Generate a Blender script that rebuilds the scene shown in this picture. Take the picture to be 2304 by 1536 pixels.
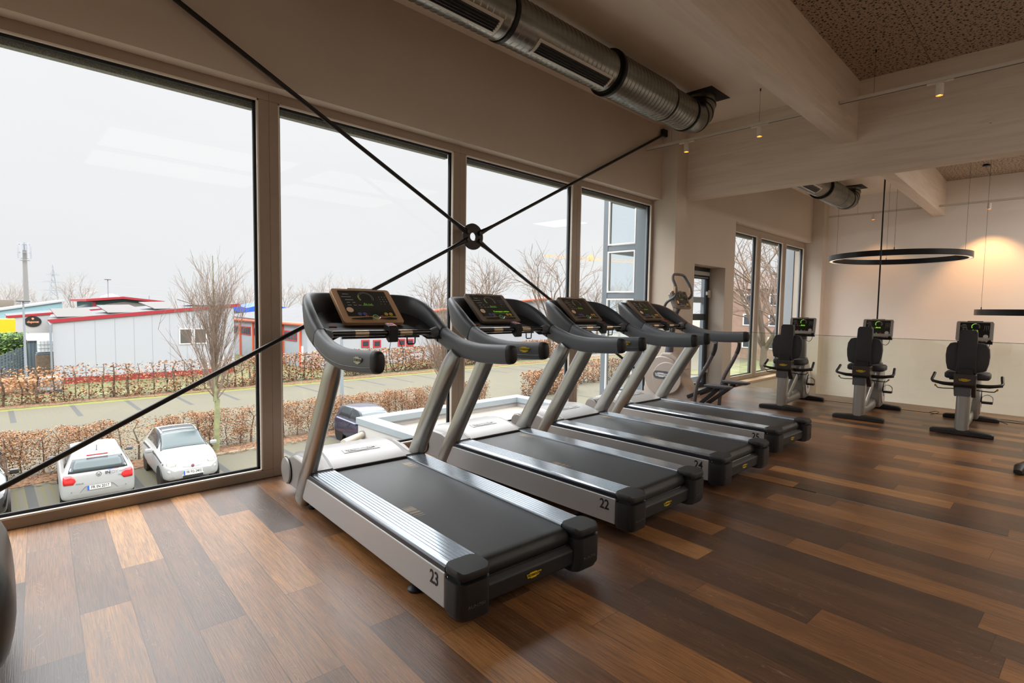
import bpy, bmesh, math, random
from mathutils import Vector, Matrix, noise
PI = math.pi
random.seed(7)
for o in list(bpy.data.objects): bpy.data.objects.remove(o)
scene = bpy.context.scene
COL = scene.collection

# ------------------------------------------------------------------ camera
EYE = Vector((0.0, -4.599, 1.45))
pitch, roll, yaw = math.radians(3.519), math.radians(0.855), math.radians(44.381)
F = Vector((math.sin(yaw)*math.cos(pitch), math.cos(yaw)*math.cos(pitch), -math.sin(pitch)))
Rt = Vector((math.cos(yaw), -math.sin(yaw), 0)); Up = Rt.cross(F)
R2 = math.cos(roll)*Rt + math.sin(roll)*Up; U2 = -math.sin(roll)*Rt + math.cos(roll)*Up
cam = bpy.data.cameras.new('camera'); camo = bpy.data.objects.new('camera', cam); COL.objects.link(camo)
cam.sensor_width = 36; cam.lens = 1212.62/2304*36; cam.clip_start = 0.05; cam.clip_end = 900
M = Matrix((R2, U2, -F)).transposed().to_4x4(); M.translation = EYE; camo.matrix_world = M
scene.camera = camo

# ------------------------------------------------------------------ world: overcast sky, boosted high up
W = bpy.data.worlds.new('overcast_sky'); scene.world = W; W.use_nodes = True
nt = W.node_tree; nt.nodes.clear()
wo = nt.nodes.new('ShaderNodeOutputWorld'); bg = nt.nodes.new('ShaderNodeBackground')
tc = nt.nodes.new('ShaderNodeTexCoord'); sx = nt.nodes.new('ShaderNodeSeparateXYZ')
cr = nt.nodes.new('ShaderNodeValToRGB'); ns = nt.nodes.new('ShaderNodeTexNoise'); mx = nt.nodes.new('ShaderNodeMix')
ns.inputs['Scale'].default_value = 2.2; ns.inputs['Detail'].default_value = 3
mp = nt.nodes.new('ShaderNodeMapping'); mp.inputs['Scale'].default_value = (1, 1, 3.5)
# dim where the windows show it, boosted higher up to light the interior
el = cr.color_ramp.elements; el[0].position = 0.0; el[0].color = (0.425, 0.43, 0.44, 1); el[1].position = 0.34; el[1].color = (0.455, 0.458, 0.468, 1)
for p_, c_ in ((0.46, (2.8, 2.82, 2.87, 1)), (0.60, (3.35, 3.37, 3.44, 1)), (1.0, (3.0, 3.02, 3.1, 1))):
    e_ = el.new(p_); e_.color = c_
mx.data_type = 'RGBA'; mx.blend_type = 'MULTIPLY'; mx.inputs[0].default_value = 0.08
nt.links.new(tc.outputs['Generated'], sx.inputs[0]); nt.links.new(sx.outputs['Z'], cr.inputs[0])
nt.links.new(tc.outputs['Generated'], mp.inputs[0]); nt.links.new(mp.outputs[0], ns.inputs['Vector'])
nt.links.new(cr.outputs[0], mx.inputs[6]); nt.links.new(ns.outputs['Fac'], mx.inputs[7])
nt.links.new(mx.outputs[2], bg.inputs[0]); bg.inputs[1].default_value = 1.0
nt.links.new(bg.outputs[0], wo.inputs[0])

# ------------------------------------------------------------------ exposure
vs = scene.view_settings; vs.view_transform = 'Standard'; vs.look = 'None'; vs.gamma = 1; vs.use_curve_mapping = False
vs.exposure = 1.10
scene.display_settings.display_device = 'sRGB'
cy = scene.cycles
cy.use_denoising = True; cy.max_bounces = 10; cy.diffuse_bounces = 6; cy.glossy_bounces = 4; cy.transparent_max_bounces = 16; cy.transmission_bounces = 6
cy.sample_clamp_indirect = 6

# ------------------------------------------------------------------ helpers: tags and objects
def tag(o, label=None, cat=None, group=None, kind=None):
    if label: o['label'] = label
    if cat: o['category'] = cat
    if group: o['group'] = group
    if kind: o['kind'] = kind
    return o
def empty(name, loc=(0, 0, 0), rz=0.0, label=None, cat=None, group=None, kind=None):
    o = bpy.data.objects.new(name, None); COL.objects.link(o); o.empty_display_size = 0.1
    o.location = loc; o.rotation_euler = (0, 0, rz)
    return tag(o, label, cat, group, kind)
def copy_tree(o, parent=None):
    c = o.copy(); COL.objects.link(c); c.parent = parent
    for ch in o.children: copy_tree(ch, c)
    return c
def lin(c):
    return tuple((x/255/12.92 if x/255 <= 0.04045 else ((x/255+0.055)/1.055)**2.4) for x in c)

# ------------------------------------------------------------------ helpers: materials
def newmat(name):
    m = bpy.data.materials.new(name); m.use_nodes = True
    return m, m.node_tree, m.node_tree.nodes['Principled BSDF']
def pm(name, rgb, rough=0.5, metal=0.0, spec=0.5, coat=0.0, bump=None, var=None, emit=None, aniso=None, alpha=None):
    """principled material; rgb in display values 0-255; bump=(scale, strength); var=(scale, amount)"""
    m, t, b = newmat(name)
    c = lin(rgb)
    b.inputs['Base Color'].default_value = (*c, 1); b.inputs['Roughness'].default_value = rough
    b.inputs['Metallic'].default_value = metal; b.inputs['Specular IOR Level'].default_value = spec
    b.inputs['Coat Weight'].default_value = coat
    if emit:
        b.inputs['Emission Color'].default_value = (*lin(emit[0]), 1); b.inputs['Emission Strength'].default_value = emit[1]
    if alpha is not None: b.inputs['Alpha'].default_value = alpha
    if bump or var:
        tc = t.nodes.new('ShaderNodeTexCoord')
    if var:
        n = t.nodes.new('ShaderNodeTexNoise'); n.inputs['Detail'].default_value = 5
        v = var[0]
        if isinstance(v, tuple):
            mp = t.nodes.new('ShaderNodeMapping'); mp.inputs['Scale'].default_value = v
            t.links.new(tc.outputs['Object'], mp.inputs[0]); t.links.new(mp.outputs[0], n.inputs['Vector']); n.inputs['Scale'].default_value = 1
        else:
            t.links.new(tc.outputs['Object'], n.inputs['Vector']); n.inputs['Scale'].default_value = v
        r = t.nodes.new('ShaderNodeValToRGB'); a = var[1]
        r.color_ramp.elements[0].position = 0.3; r.color_ramp.elements[1].position = 0.7
        r.color_ramp.elements[0].color = (*[x*(1-a) for x in c], 1); r.color_ramp.elements[1].color = (*[min(1, x*(1+a)) for x in c], 1)
        t.links.new(n.outputs['Fac'], r.inputs[0]); t.links.new(r.outputs[0], b.inputs['Base Color'])
    if bump:
        n = t.nodes.new('ShaderNodeTexNoise'); n.inputs['Scale'].default_value = bump[0]; n.inputs['Detail'].default_value = 4
        t.links.new(tc.outputs['Object'], n.inputs['Vector'])
        bp = t.nodes.new('ShaderNodeBump'); bp.inputs['Strength'].default_value = bump[1]; bp.inputs['Distance'].default_value = 0.01
        t.links.new(n.outputs['Fac'], bp.inputs['Height']); t.links.new(bp.outputs[0], b.inputs['Normal'])
    return m
class NG:
    """tiny node-graph writer"""
    def __init__(s, t): s.t = t
    def n(s, typ, **kw):
        x = s.t.nodes.new(typ)
        for k, v in kw.items(): setattr(x, k, v)
        return x
    def math(s, op, a, b=None, c=None, clamp=False):
        x = s.n('ShaderNodeMath', operation=op, use_clamp=clamp)
        for i, q in enumerate((a, b, c)):
            if q is None: continue
            if isinstance(q, (int, float)): x.inputs[i].default_value = q
            else: s.t.links.new(q, x.inputs[i])
        return x.outputs[0]
    def link(s, a, b): s.t.links.new(a, b)
    def mix(s, f, a, b, blend='MIX'):
        x = s.n('ShaderNodeMix', data_type='RGBA', blend_type=blend)
        for i, q in ((0, f), (6, a), (7, b)):
            if isinstance(q, (int, float)): x.inputs[i].default_value = q
            elif isinstance(q, tuple): x.inputs[i].default_value = (*q, 1) if len(q) == 3 else q
            else: s.t.links.new(q, x.inputs[i])
        return x.outputs[2]
    def ramp(s, f, stops, interp='LINEAR'):
        x = s.n('ShaderNodeValToRGB'); x.color_ramp.interpolation = interp
        el = x.color_ramp.elements
        while len(el) < len(stops): el.new(0.5)
        for e, (p, c) in zip(el, stops): e.position = p; e.color = (*c, 1)
        s.t.links.new(f, x.inputs[0]); return x.outputs[0]
    def comb(s, x, y, z):
        c = s.n('ShaderNodeCombineXYZ')
        for i, q in enumerate((x, y, z)):
            if isinstance(q, (int, float)): c.inputs[i].default_value = q
            else: s.t.links.new(q, c.inputs[i])
        return c.outputs[0]
    def noise(s, vec, scale, detail=4, rough=0.5, dist=0.0):
        x = s.n('ShaderNodeTexNoise'); x.inputs['Scale'].default_value = scale; x.inputs['Detail'].default_value = detail
        x.inputs['Roughness'].default_value = rough; x.inputs['Distortion'].default_value = dist
        s.t.links.new(vec, x.inputs['Vector']); return x.outputs['Fac']

def glass_mat(name, tint=(1, 1, 1), refl=0.9, rough=0.0):
    m = bpy.data.materials.new(name); m.use_nodes = True; t = m.node_tree; t.nodes.clear(); g = NG(t)
    o = g.n('ShaderNodeOutputMaterial'); mixs = g.n('ShaderNodeMixShader'); tr = g.n('ShaderNodeBsdfTransparent'); gl = g.n('ShaderNodeBsdfGlossy')
    ge = g.n('ShaderNodeNewGeometry'); dt = g.n('ShaderNodeVectorMath', operation='DOT_PRODUCT'); g.link(ge.outputs['Incoming'], dt.inputs[0]); g.link(ge.outputs['Normal'], dt.inputs[1])
    sch = g.math('ADD', 0.04, g.math('MULTIPLY', 0.96, g.math('POWER', g.math('SUBTRACT', 1.0, g.math('ABSOLUTE', dt.outputs['Value'])), 5.0)))
    tr.inputs[0].default_value = (*tint, 1); gl.inputs['Roughness'].default_value = rough
    f = g.math('MULTIPLY', sch, refl)
    g.link(f, mixs.inputs[0]); g.link(tr.outputs[0], mixs.inputs[1]); g.link(gl.outputs[0], mixs.inputs[2]); g.link(mixs.outputs[0], o.inputs[0])
    return m

# ------------------------------------------------------------------ helpers: mesh builder
class MB:
    def __init__(s): s.v = []; s.f = []; s.m = []; s.cur = 0
    def mat(s, i): s.cur = i; return s
    def add(s, vs, fs):
        n = len(s.v); s.v += [tuple(p) for p in vs]
        for f in fs: s.f.append(tuple(n+i for i in f)); s.m.append(s.cur)
        return s
    def box(s, x0, x1, y0, y1, z0, z1):
        return s.add([(x, y, z) for z in (z0, z1) for y in (y0, y1) for x in (x0, x1)],
                     [(0, 2, 3, 1), (4, 5, 7, 6), (0, 1, 5, 4), (2, 6, 7, 3), (0, 4, 6, 2), (1, 3, 7, 5)])
    def obox(s, c, size, rot=None):
        x, y, z = (q/2 for q in size); c = Vector(c); rot = rot or Matrix.Identity(3)
        vs = [c + rot @ Vector((a, b, d)) for d in (-z, z) for b in (-y, y) for a in (-x, x)]
        return s.add(vs, [(0, 2, 3, 1), (4, 5, 7, 6), (0, 1, 5, 4), (2, 6, 7, 3), (0, 4, 6, 2), (1, 3, 7, 5)])
    def bar(s, a, b, w, h, up=(0, 0, 1)):
        a, b = Vector(a), Vector(b); d = (b-a); L = d.length; d.normalize(); u = Vector(up)
        x = d.cross(u)
        if x.length < 1e-4: x = d.cross(Vector((1, 0, 0)))
        x.normalize(); z = x.cross(d)
        return s.obox((a+b)/2, (w, L, h), Matrix((x, d, z)).transposed())
    def rings(s, rings, cap=True, closed=False):
        n = len(rings[0]); vs = [p for r in rings for p in r]; fs = []
        K = len(rings)
        for i in range(K if closed else K-1):
            a, b = i*n, ((i+1) % K)*n
            for j in range(n): k = (j+1) % n; fs.append((a+j, a+k, b+k, b+j))
        if cap and not closed: fs.append(tuple(range(n-1, -1, -1))); fs.append(tuple((K-1)*n+j for j in range(n)))
        return s.add(vs, fs)
    def sweep(s, pts, size, n=14, power=2.0, up=(0, 0, 1), cap=True, closed=False, tilt=None):
        """size: (w,h) or a list of (w,h); w across, h along up"""
        P = [Vector(p) for p in pts]; K = len(P); rings = []
        for i, p in enumerate(P):
            if closed: d = P[(i+1) % K]-P[i-1]
            else: d = P[min(i+1, K-1)]-P[max(i-1, 0)]
            d.normalize(); u = Vector(up); x = d.cross(u)
            if x.length < 1e-3: x = d.cross(Vector((0, 1, 0.01)))
            x.normalize(); z = x.cross(d)
            w, h = size[i] if isinstance(size, list) else size
            tl = tilt[i] if tilt else 0.0
            if tl: q = Matrix.Rotation(tl, 3, d); x = q @ x; z = q @ z
            r = []
            for j in range(n):
                a = 2*PI*j/n; ca, sa = math.cos(a), math.sin(a)
                cx = math.copysign(abs(ca)**(2/power), ca); cz = math.copysign(abs(sa)**(2/power), sa)
                r.append(p + x*cx*w/2 + z*cz*h/2)
            rings.append(r)
        return s.rings(rings, cap, closed)
    def tube(s, pts, r, n=10, cap=True, closed=False):
        if isinstance(r, list): return s.sweep(pts, [(2*q, 2*q) for q in r], n=n, cap=cap, closed=closed)
        return s.sweep(pts, (2*r, 2*r), n=n, cap=cap, closed=closed)
    def prism(s, poly, axis, d0, d1):
        n = len(poly)
        def P(q, d):
            a, b = q
            return {'x': (d, a, b), 'y': (a, d, b), 'z': (a, b, d)}[axis]
        return s.add([P(q, d0) for q in poly]+[P(q, d1) for q in poly],
                     [tuple(range(n-1, -1, -1)), tuple(range(n, 2*n))]+[(i, (i+1) % n, n+(i+1) % n, n+i) for i in range(n)])
    def lathe(s, prof, c=(0, 0, 0), axis=(0, 0, 1), n=24, cap=True):
        """prof: list of (radius, distance along axis)"""
        c = Vector(c); a = Vector(axis).normalized(); u = a.orthogonal().normalized(); w = a.cross(u)
        rs = [[c + a*h + (u*math.cos(2*PI*j/n)+w*math.sin(2*PI*j/n))*max(r, 1e-5) for j in range(n)] for r, h in prof]
        return s.rings(rs, cap)
    def quad(s, a, b, c, d): return s.add([a, b, c, d], [(0, 1, 2, 3)])
    def build(s, name, mats, parent=None, smooth=35, bevel=None, subsurf=0, fixn=True):
        me = bpy.data.meshes.new(name); me.from_pydata(s.v, [], s.f)
        if not isinstance(mats, (list, tuple)): mats = [mats]
        for m in mats: me.materials.append(m)
        if len(mats) > 1: me.polygons.foreach_set('material_index', s.m)
        if fixn:
            bm = bmesh.new(); bm.from_mesh(me); bmesh.ops.recalc_face_normals(bm, faces=bm.faces); bm.to_mesh(me); bm.free()
        if smooth:
            me.polygons.foreach_set('use_smooth', [True]*len(me.polygons)); me.update()
            me.set_sharp_from_angle(angle=math.radians(smooth))
        me.update()
        o = bpy.data.objects.new(name, me); COL.objects.link(o); o.parent = parent
        if bevel:
            b = o.modifiers.new('bevel', 'BEVEL'); b.width = bevel[0]; b.segments = bevel[1] if len(bevel) > 1 else 2
            b.limit_method = 'ANGLE'; b.angle_limit = math.radians(40); b.harden_normals = False
        if subsurf:
            q = o.modifiers.new('subsurf', 'SUBSURF'); q.levels = q.render_levels = subsurf
        return o
def spline(P, k=8):
    """Catmull-Rom through tuples of any length"""
    out = []; n = len(P)
    for i in range(n-1):
        p0, p1, p2, p3 = P[max(i-1, 0)], P[i], P[i+1], P[min(i+2, n-1)]
        for j in range(k):
            t = j/k
            out.append(tuple(0.5*((2*b)+(-a+c)*t+(2*a-5*b+4*c-d)*t*t+(-a+3*b-3*c+d)*t**3) for a, b, c, d in zip(p0, p1, p2, p3)))
    out.append(tuple(P[-1])); return out
def rrect(w, h, r, k=5, cx=0, cy=0):
    """rounded rectangle outline"""
    o = []
    for sx, sy, a0 in ((1, 1, 0), (-1, 1, 90), (-1, -1, 180), (1, -1, 270)):
        for i in range(k+1):
            a = math.radians(a0+90*i/k); o.append((cx+sx*(w/2-r)+r*math.cos(a), cy+sy*(h/2-r)+r*math.sin(a)))
    return o
def text_mesh(txt, size, depth=0.001, bold=0.0, sx=1.0, align='CENTER'):
    cu = bpy.data.curves.new('lettering', 'FONT'); cu.body = txt; cu.size = size; cu.extrude = depth; cu.offset = bold
    cu.align_x = align; cu.align_y = 'CENTER'; cu.resolution_u = 3
    ob = bpy.data.objects.new('lettering', cu); COL.objects.link(ob)
    bpy.context.view_layer.update(); dg = bpy.context.evaluated_depsgraph_get()
    me = bpy.data.meshes.new_from_object(ob.evaluated_get(dg)); bpy.data.objects.remove(ob); bpy.data.curves.remove(cu)
    for v in me.vertices: v.co.x *= sx
    return me
def put_text(name, txt, size, mat, parent, loc, rot, bold=0.0, sx=1.0, depth=0.001, align='CENTER'):
    """rot: 3x3 Matrix whose columns are the text's x, y and normal"""
    me = text_mesh(txt, size, depth, bold, sx, align); me.name = name; me.materials.clear(); me.materials.append(mat)
    o = bpy.data.objects.new(name, me); COL.objects.link(o); o.parent = parent
    mm = rot.to_4x4(); mm.translation = Vector(loc); o.matrix_local = mm
    return o
def frame3(x, y):
    x = Vector(x).normalized(); y = Vector(y); y = (y-x*y.dot(x)).normalized(); return Matrix((x, y, x.cross(y))).transposed()

# ------------------------------------------------------------------ added fill lights under the ceiling, out of view, to brighten the room
FILL_PANELS = [(-6.0, -6.6), (-1.5, -6.6), (3.0, -6.6), (6.6, -6.6), (-6.0, -8.4), (-1.5, -8.4), (3.0, -8.4), (6.6, -8.4), (12.4, -6.8), (-4.5, -3.6)]
for px, py in FILL_PANELS:
    L = bpy.data.lights.new('fill_light', 'AREA'); L.shape = 'RECTANGLE'; L.size = 3.0; L.size_y = 1.4; L.energy = 110 if px > 10 else 13 if px > 2 else 3; L.color = (1.0, 0.93, 0.85)
    o = bpy.data.objects.new('fill_light', L); COL.objects.link(o); o.location = (px, py, 4.20)

# ================================================================== materials of the room
def floor_mat(name, ang, x0, seed):
    m, t, b = newmat(name); g = NG(t)
    geo = g.n('ShaderNodeNewGeometry'); sp = g.n('ShaderNodeSeparateXYZ'); g.link(geo.outputs['Position'], sp.inputs[0])
    X, Y = sp.outputs[0], sp.outputs[1]
    ta = math.tan(math.radians(ang))
    u = g.math('SUBTRACT', X, g.math('MULTIPLY', Y, ta)); v = g.math('ADD', Y, g.math('MULTIPLY', X, ta))
    ur = g.math('DIVIDE', g.math('SUBTRACT', u, x0), 0.1965); row = g.math('FLOOR', ur); fu = g.math('FRACT', ur)
    wn = g.n('ShaderNodeTexWhiteNoise', noise_dimensions='1D'); g.link(g.math('ADD', row, seed), wn.inputs['W'])
    vr = g.math('ADD', g.math('DIVIDE', v, 1.32), wn.outputs['Value']); pl = g.math('FLOOR', vr); fv = g.math('FRACT', vr)
    wn2 = g.n('ShaderNodeTexWhiteNoise', noise_dimensions='2D'); g.link(g.comb(g.math('ADD', row, seed), pl, 0), wn2.inputs['Vector'])
    tone = wn2.outputs['Value']; sep = g.n('ShaderNodeSeparateColor'); g.link(wn2.outputs['Color'], sep.inputs[0]); hue = sep.outputs[1]
    # per-plank base colour
    base = g.ramp(tone, [(0.0, lin((80, 60, 46))), (0.28, lin((104, 75, 53))), (0.48, lin((128, 90, 58))), (0.66, lin((148, 102, 63))), (0.82, lin((184, 127, 74))), (1.0, lin((206, 148, 88)))])
    red = g.mix(g.math('MULTIPLY', hue, 0.32), base, lin((134, 90, 64)))
    # grain
    ofs = g.math('MULTIPLY', tone, 37.0)
    gv = g.comb(g.math('MULTIPLY', u, 210), g.math('ADD', g.math('MULTIPLY', v, 6.0), ofs), ofs)
    gr = g.noise(gv, 1.0, 6, 0.62, 0.3)
    gv2 = g.comb(g.math('MULTIPLY', u, 9), g.math('ADD', g.math('MULTIPLY', v, 1.3), ofs), ofs)
    blot = g.noise(gv2, 1.0, 4, 0.6, 0.6)
    gv3 = g.comb(g.math('MULTIPLY', u, 11), g.math('ADD', g.math('MULTIPLY', v, 1.1), ofs), ofs)
    cath = g.noise(gv3, 1.0, 2, 0.5, 0.9)
    ringv = g.math('FRACT', g.math('MULTIPLY', cath, 30.0)); ring = g.ramp(ringv, [(0.0, (1, 1, 1)), (0.10, (0, 0, 0)), (0.9, (0, 0, 0)), (1.0, (1, 1, 1))])
    c1 = g.mix(g.ramp(gr, [(0.36, (0.60, 0.60, 0.60)), (0.60, (0, 0, 0))]), red, lin((52, 40, 33)))
    c2 = g.mix(g.ramp(blot, [(0.42, (0.62, 0.62, 0.62)), (0.68, (0, 0, 0))]), c1, g.mix(0.5, c1, lin((40, 30, 26))))
    mask = g.math('MULTIPLY', g.ramp(g.noise(gv2, 1.7, 3), [(0.48, (0, 0, 0)), (0.66, (1, 1, 1))]), 0.30)
    c3 = g.mix(g.math('MULTIPLY', ring, mask), c2, lin((205, 178, 142)))
    # bevel lines
    e1 = g.math('LESS_THAN', g.math('MINIMUM', fu, g.math('SUBTRACT', 1, fu)), 0.0075)
    e2 = g.math('LESS_THAN', g.math('MINIMUM', fv, g.math('SUBTRACT', 1, fv)), 0.0011)
    e = g.math('MAXIMUM', e1, e2)
    c4 = g.mix(g.math('MULTIPLY', e, 0.72), c3, lin((38, 27, 22)))
    g.link(c4, b.inputs['Base Color'])
    g.link(g.math('ADD', 0.27, g.math('MULTIPLY', gr, 0.14)), b.inputs['Roughness']); b.inputs['Specular IOR Level'].default_value = 0.5; b.inputs['Coat Weight'].default_value = 0.12; b.inputs['Coat Roughness'].default_value = 0.22
    bp = g.n('ShaderNodeBump'); bp.inputs['Strength'].default_value = 0.28; bp.inputs['Distance'].default_value = 0.004
    g.link(g.math('SUBTRACT', gr, g.math('MULTIPLY', e, 1.5)), bp.inputs['Height']); g.link(bp.outputs[0], b.inputs['Normal'])
    return m
def beam_mat():
    m, t, b = newmat('whitewashed_timber'); g = NG(t)
    tcn = g.n('ShaderNodeTexCoord'); sp = g.n('ShaderNodeSeparateXYZ'); g.link(tcn.outputs['Object'], sp.inputs[0])
    # long axis is the object's own y
    v = g.comb(g.math('MULTIPLY', sp.outputs[0], 9), g.math('MULTIPLY', sp.outputs[1], 0.9), g.math('MULTIPLY', sp.outputs[2], 14))
    n1 = g.noise(v, 1.0, 6, 0.6, 0.8)
    n2 = g.noise(g.comb(sp.outputs[0], g.math('MULTIPLY', sp.outputs[1], 0.35), g.math('MULTIPLY', sp.outputs[2], 3)), 1.0, 2)
    c = g.mix(g.ramp(n1, [(0.35, (0.55, 0.55, 0.55)), (0.6, (0, 0, 0))]), lin((224, 211, 196)), lin((198, 181, 162)))
    c = g.mix(g.math('MULTIPLY', n2, 0.35), c, lin((220, 204, 188)))
    vo = g.n('ShaderNodeTexVoronoi'); vo.inputs['Scale'].default_value = 1.0
    g.link(g.comb(g.math('MULTIPLY', sp.outputs[0], 3), g.math('MULTIPLY', sp.outputs[1], 1.1), g.math('MULTIPLY', sp.outputs[2], 3.4)), vo.inputs['Vector'])
    kn = g.math('LESS_THAN', vo.outputs['Distance'], 0.035)
    c = g.mix(g.math('MULTIPLY', kn, 0.6), c, lin((96, 84, 72)))
    g.link(c, b.inputs['Base Color']); b.inputs['Roughness'].default_value = 0.62
    return m
def acoustic_mat():
    m, t, b = newmat('perforated_acoustic_board'); g = NG(t)
    geo = g.n('ShaderNodeNewGeometry'); sp = g.n('ShaderNodeSeparateXYZ'); g.link(geo.outputs['Position'], sp.inputs[0])
    v = g.comb(sp.outputs[0], sp.outputs[1], 0)
    def dots(scale, r, off):
        vo = g.n('ShaderNodeTexVoronoi', voronoi_dimensions='2D'); vo.inputs['Scale'].default_value = scale; vo.inputs['Randomness'].default_value = 0.8
        a = g.n('ShaderNodeVectorMath', operation='ADD'); g.link(v, a.inputs[0]); a.inputs[1].default_value = (off, off, 0); g.link(a.outputs[0], vo.inputs['Vector'])
        return g.math('LESS_THAN', vo.outputs['Distance'], r)
    d = g.math('MAXIMUM', dots(15, 0.17, 0), g.math('MAXIMUM', dots(24, 0.15, 3.3), dots(26, 0.10, 7.7)))
    seam = g.math('LESS_THAN', g.math('ABSOLUTE', g.math('SUBTRACT', g.math('FRACT', g.math('DIVIDE', g.math('ADD', sp.outputs[1], 0.25), 1.25)), 0.5)), 0.003)
    c = g.mix(d, lin((176, 160, 142)), lin((40, 34, 30))); c = g.mix(g.math('MULTIPLY', seam, 0.7), c, lin((60, 50, 42)))
    g.link(c, b.inputs['Base Color']); b.inputs['Roughness'].default_value = 0.85
    return m
def mark_mat(name, rgb):  # painted plaster with slight roller texture
    return pm(name, rgb, 0.8, bump=(180, 0.12), var=(0.8, 0.03))
WALLC = (206, 194, 180)
M_wall = mark_mat('taupe_wall_paint', WALLC)
M_ceil = mark_mat('ceiling_paint', (232, 220, 204))
M_white = mark_mat('pale_wall_paint', (240, 233, 227))
M_beam = beam_mat(); M_acou = acoustic_mat()
M_frame = pm('beige_window_coating', (160, 143, 126), 0.42, var=(3, 0.04))
M_bead = pm('pale_glazing_bead', (226, 218, 206), 0.35)
M_gask = pm('black_rubber_gasket', (26, 28, 32), 0.6)
M_alu = pm('grey_outer_aluminium', (140, 148, 156), 0.4, 0.2)
M_glass = glass_mat('window_glass', (0.985, 0.99, 0.985), 0.30)
M_gglass = glass_mat('greenish_balustrade_glass', (0.93, 0.96, 0.92), 0.9)
M_bglass = glass_mat('pale_blue_glass', (0.90, 0.95, 0.97), 0.9)
M_black = pm('satin_black_metal', (24, 23, 24), 0.35, 0.3)
M_steel = pm('dark_steel_rod', (52, 50, 50), 0.32, 0.8)
M_sill = pm('oak_sill', (196, 158, 124), 0.5, var=((3, 20, 3), 0.12))

# ================================================================== the room
CZ = 4.26; AZ = 4.34; XA, XB = 7.577, 7.887; P = 7.14; YW = -0.13; YC = -0.385
X0, X1, Y0 = -10.5, XB+P, -9.5
def struct(name, mb, mats, **k):
    o = mb.build(name, mats, **k); o['kind'] = 'structure'; return o
fl = MB(); fl.box(X0, 4.752, Y0, 0.02, -0.25, 0); struct('floor', fl, floor_mat('vinyl_planks_near', 3.1, 0.155, 11.0), smooth=0)
fl = MB(); fl.box(4.770, 10.67, Y0, 0.02, -0.25, 0.0); struct('floor', fl, floor_mat('vinyl_planks_far', 0.0, 0.02, 43.0), smooth=0)
fl = MB(); fl.box(X0, 4.770, Y0, 0.02, -0.27, -0.251); fl.box(4.752, 4.770, Y0, 0.02, -0.25, -0.012); struct('trim_1', fl, M_black, smooth=0)
fl = MB(); fl.box(4.7460, 4.7535, Y0, -3.28, -0.01, 0.003); struct('trim_2', fl, pm('aluminium_edge_strip', (200, 196, 190), 0.3, 0.9), smooth=0)
fl = MB(); fl.box(9.93, 9.95, Y0, -1.2, 0.0, 0.006); struct('trim_3', fl, M_black, smooth=0)
# lower hall seen through the glass balustrade
fl = MB(); fl.box(10.67, X1+0.3, Y0, 0.0, -4.3, -4.2); struct('floor', fl, pm('lower_floor', (120, 100, 84), 0.5), smooth=0)
fl = MB(); fl.box(10.60, 10.68, Y0, YW, -0.6, -0.001); struct('trim_4', fl, M_white, smooth=0)
fl = MB(); fl.box(10.2, 10.6, Y0, YW, -4.2, -0.26); struct('wall_lower', fl, M_white, smooth=0)
# window wall: head above, parapets, piers
wl = MB()
wl.box(X0, X1+0.3, YW, 0.25, 3.17, CZ+0.3)                 # band over the windows
wl.box(X0, XA+0.62, 0.0, 0.25, -4.3, 0.0)                 # below floor level
wl.box(XA+0.62, 10.31, YW, 0.25, -4.3, 0.0)
wl.box(XA+0.31, 8.72, YW, 0.25, 0.0, 3.17)                     # pier left of the door niche
wl.box(9.92, 10.31, YW, 0.25, 0.0, 3.17)                   # pier right of it
wl.box(8.72, 9.92, YW, 0.25, 2.26, 3.17)
wl.box(10.31, 14.717, YW, 0.25, -0.9, 0.045); wl.box(10.31, 14.717, YW, 0.25, -4.3, -4.0)
wl.box(15.03, X1+0.3, YW, 0.25, -4.3, 3.17)
struct('wall_window', wl, M_wall, smooth=0)
# columns at the grid lines
for cx, nm in ((XA-P, 'wall_column_near'), (XA, 'wall_column_middle'), (XA+P, 'wall_column_far')):
    c = MB(); c.box(cx, cx+0.31, YC, YW-0.001, 0 if cx < 9 else -4.2, CZ); c.box(cx, cx+0.31, YW-0.001, 0.249, 0 if cx < 9 else -4.2, 3.169)
    struct(nm, c, M_wall, smooth=0) if cx > 1 else None
w = MB(); w.box(X1, X1+0.2, Y0, YW, -4.2, CZ+0.3); struct('wall_far', w, M_white, smooth=0)
w = MB(); w.box(X0-0.2, X0, Y0, 0.25, 3.17, CZ+0.3); w.box(X0-0.2, X0, Y0, 0.25, -0.2, 0.0)
for q in range(5): w.box(X0-0.2, X0, -0.2-q*2.25, 0.1-q*2.25, 0.0, 3.17)  # unseen wall: the openings between posts are added for fill daylight
struct('wall_left', w, M_wall, smooth=0)
w = MB(); w.box(X0, X1+0.2, Y0-0.2, Y0, -4.2, CZ+0.3); struct('wall_back', w, M_wall, smooth=0)
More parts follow.
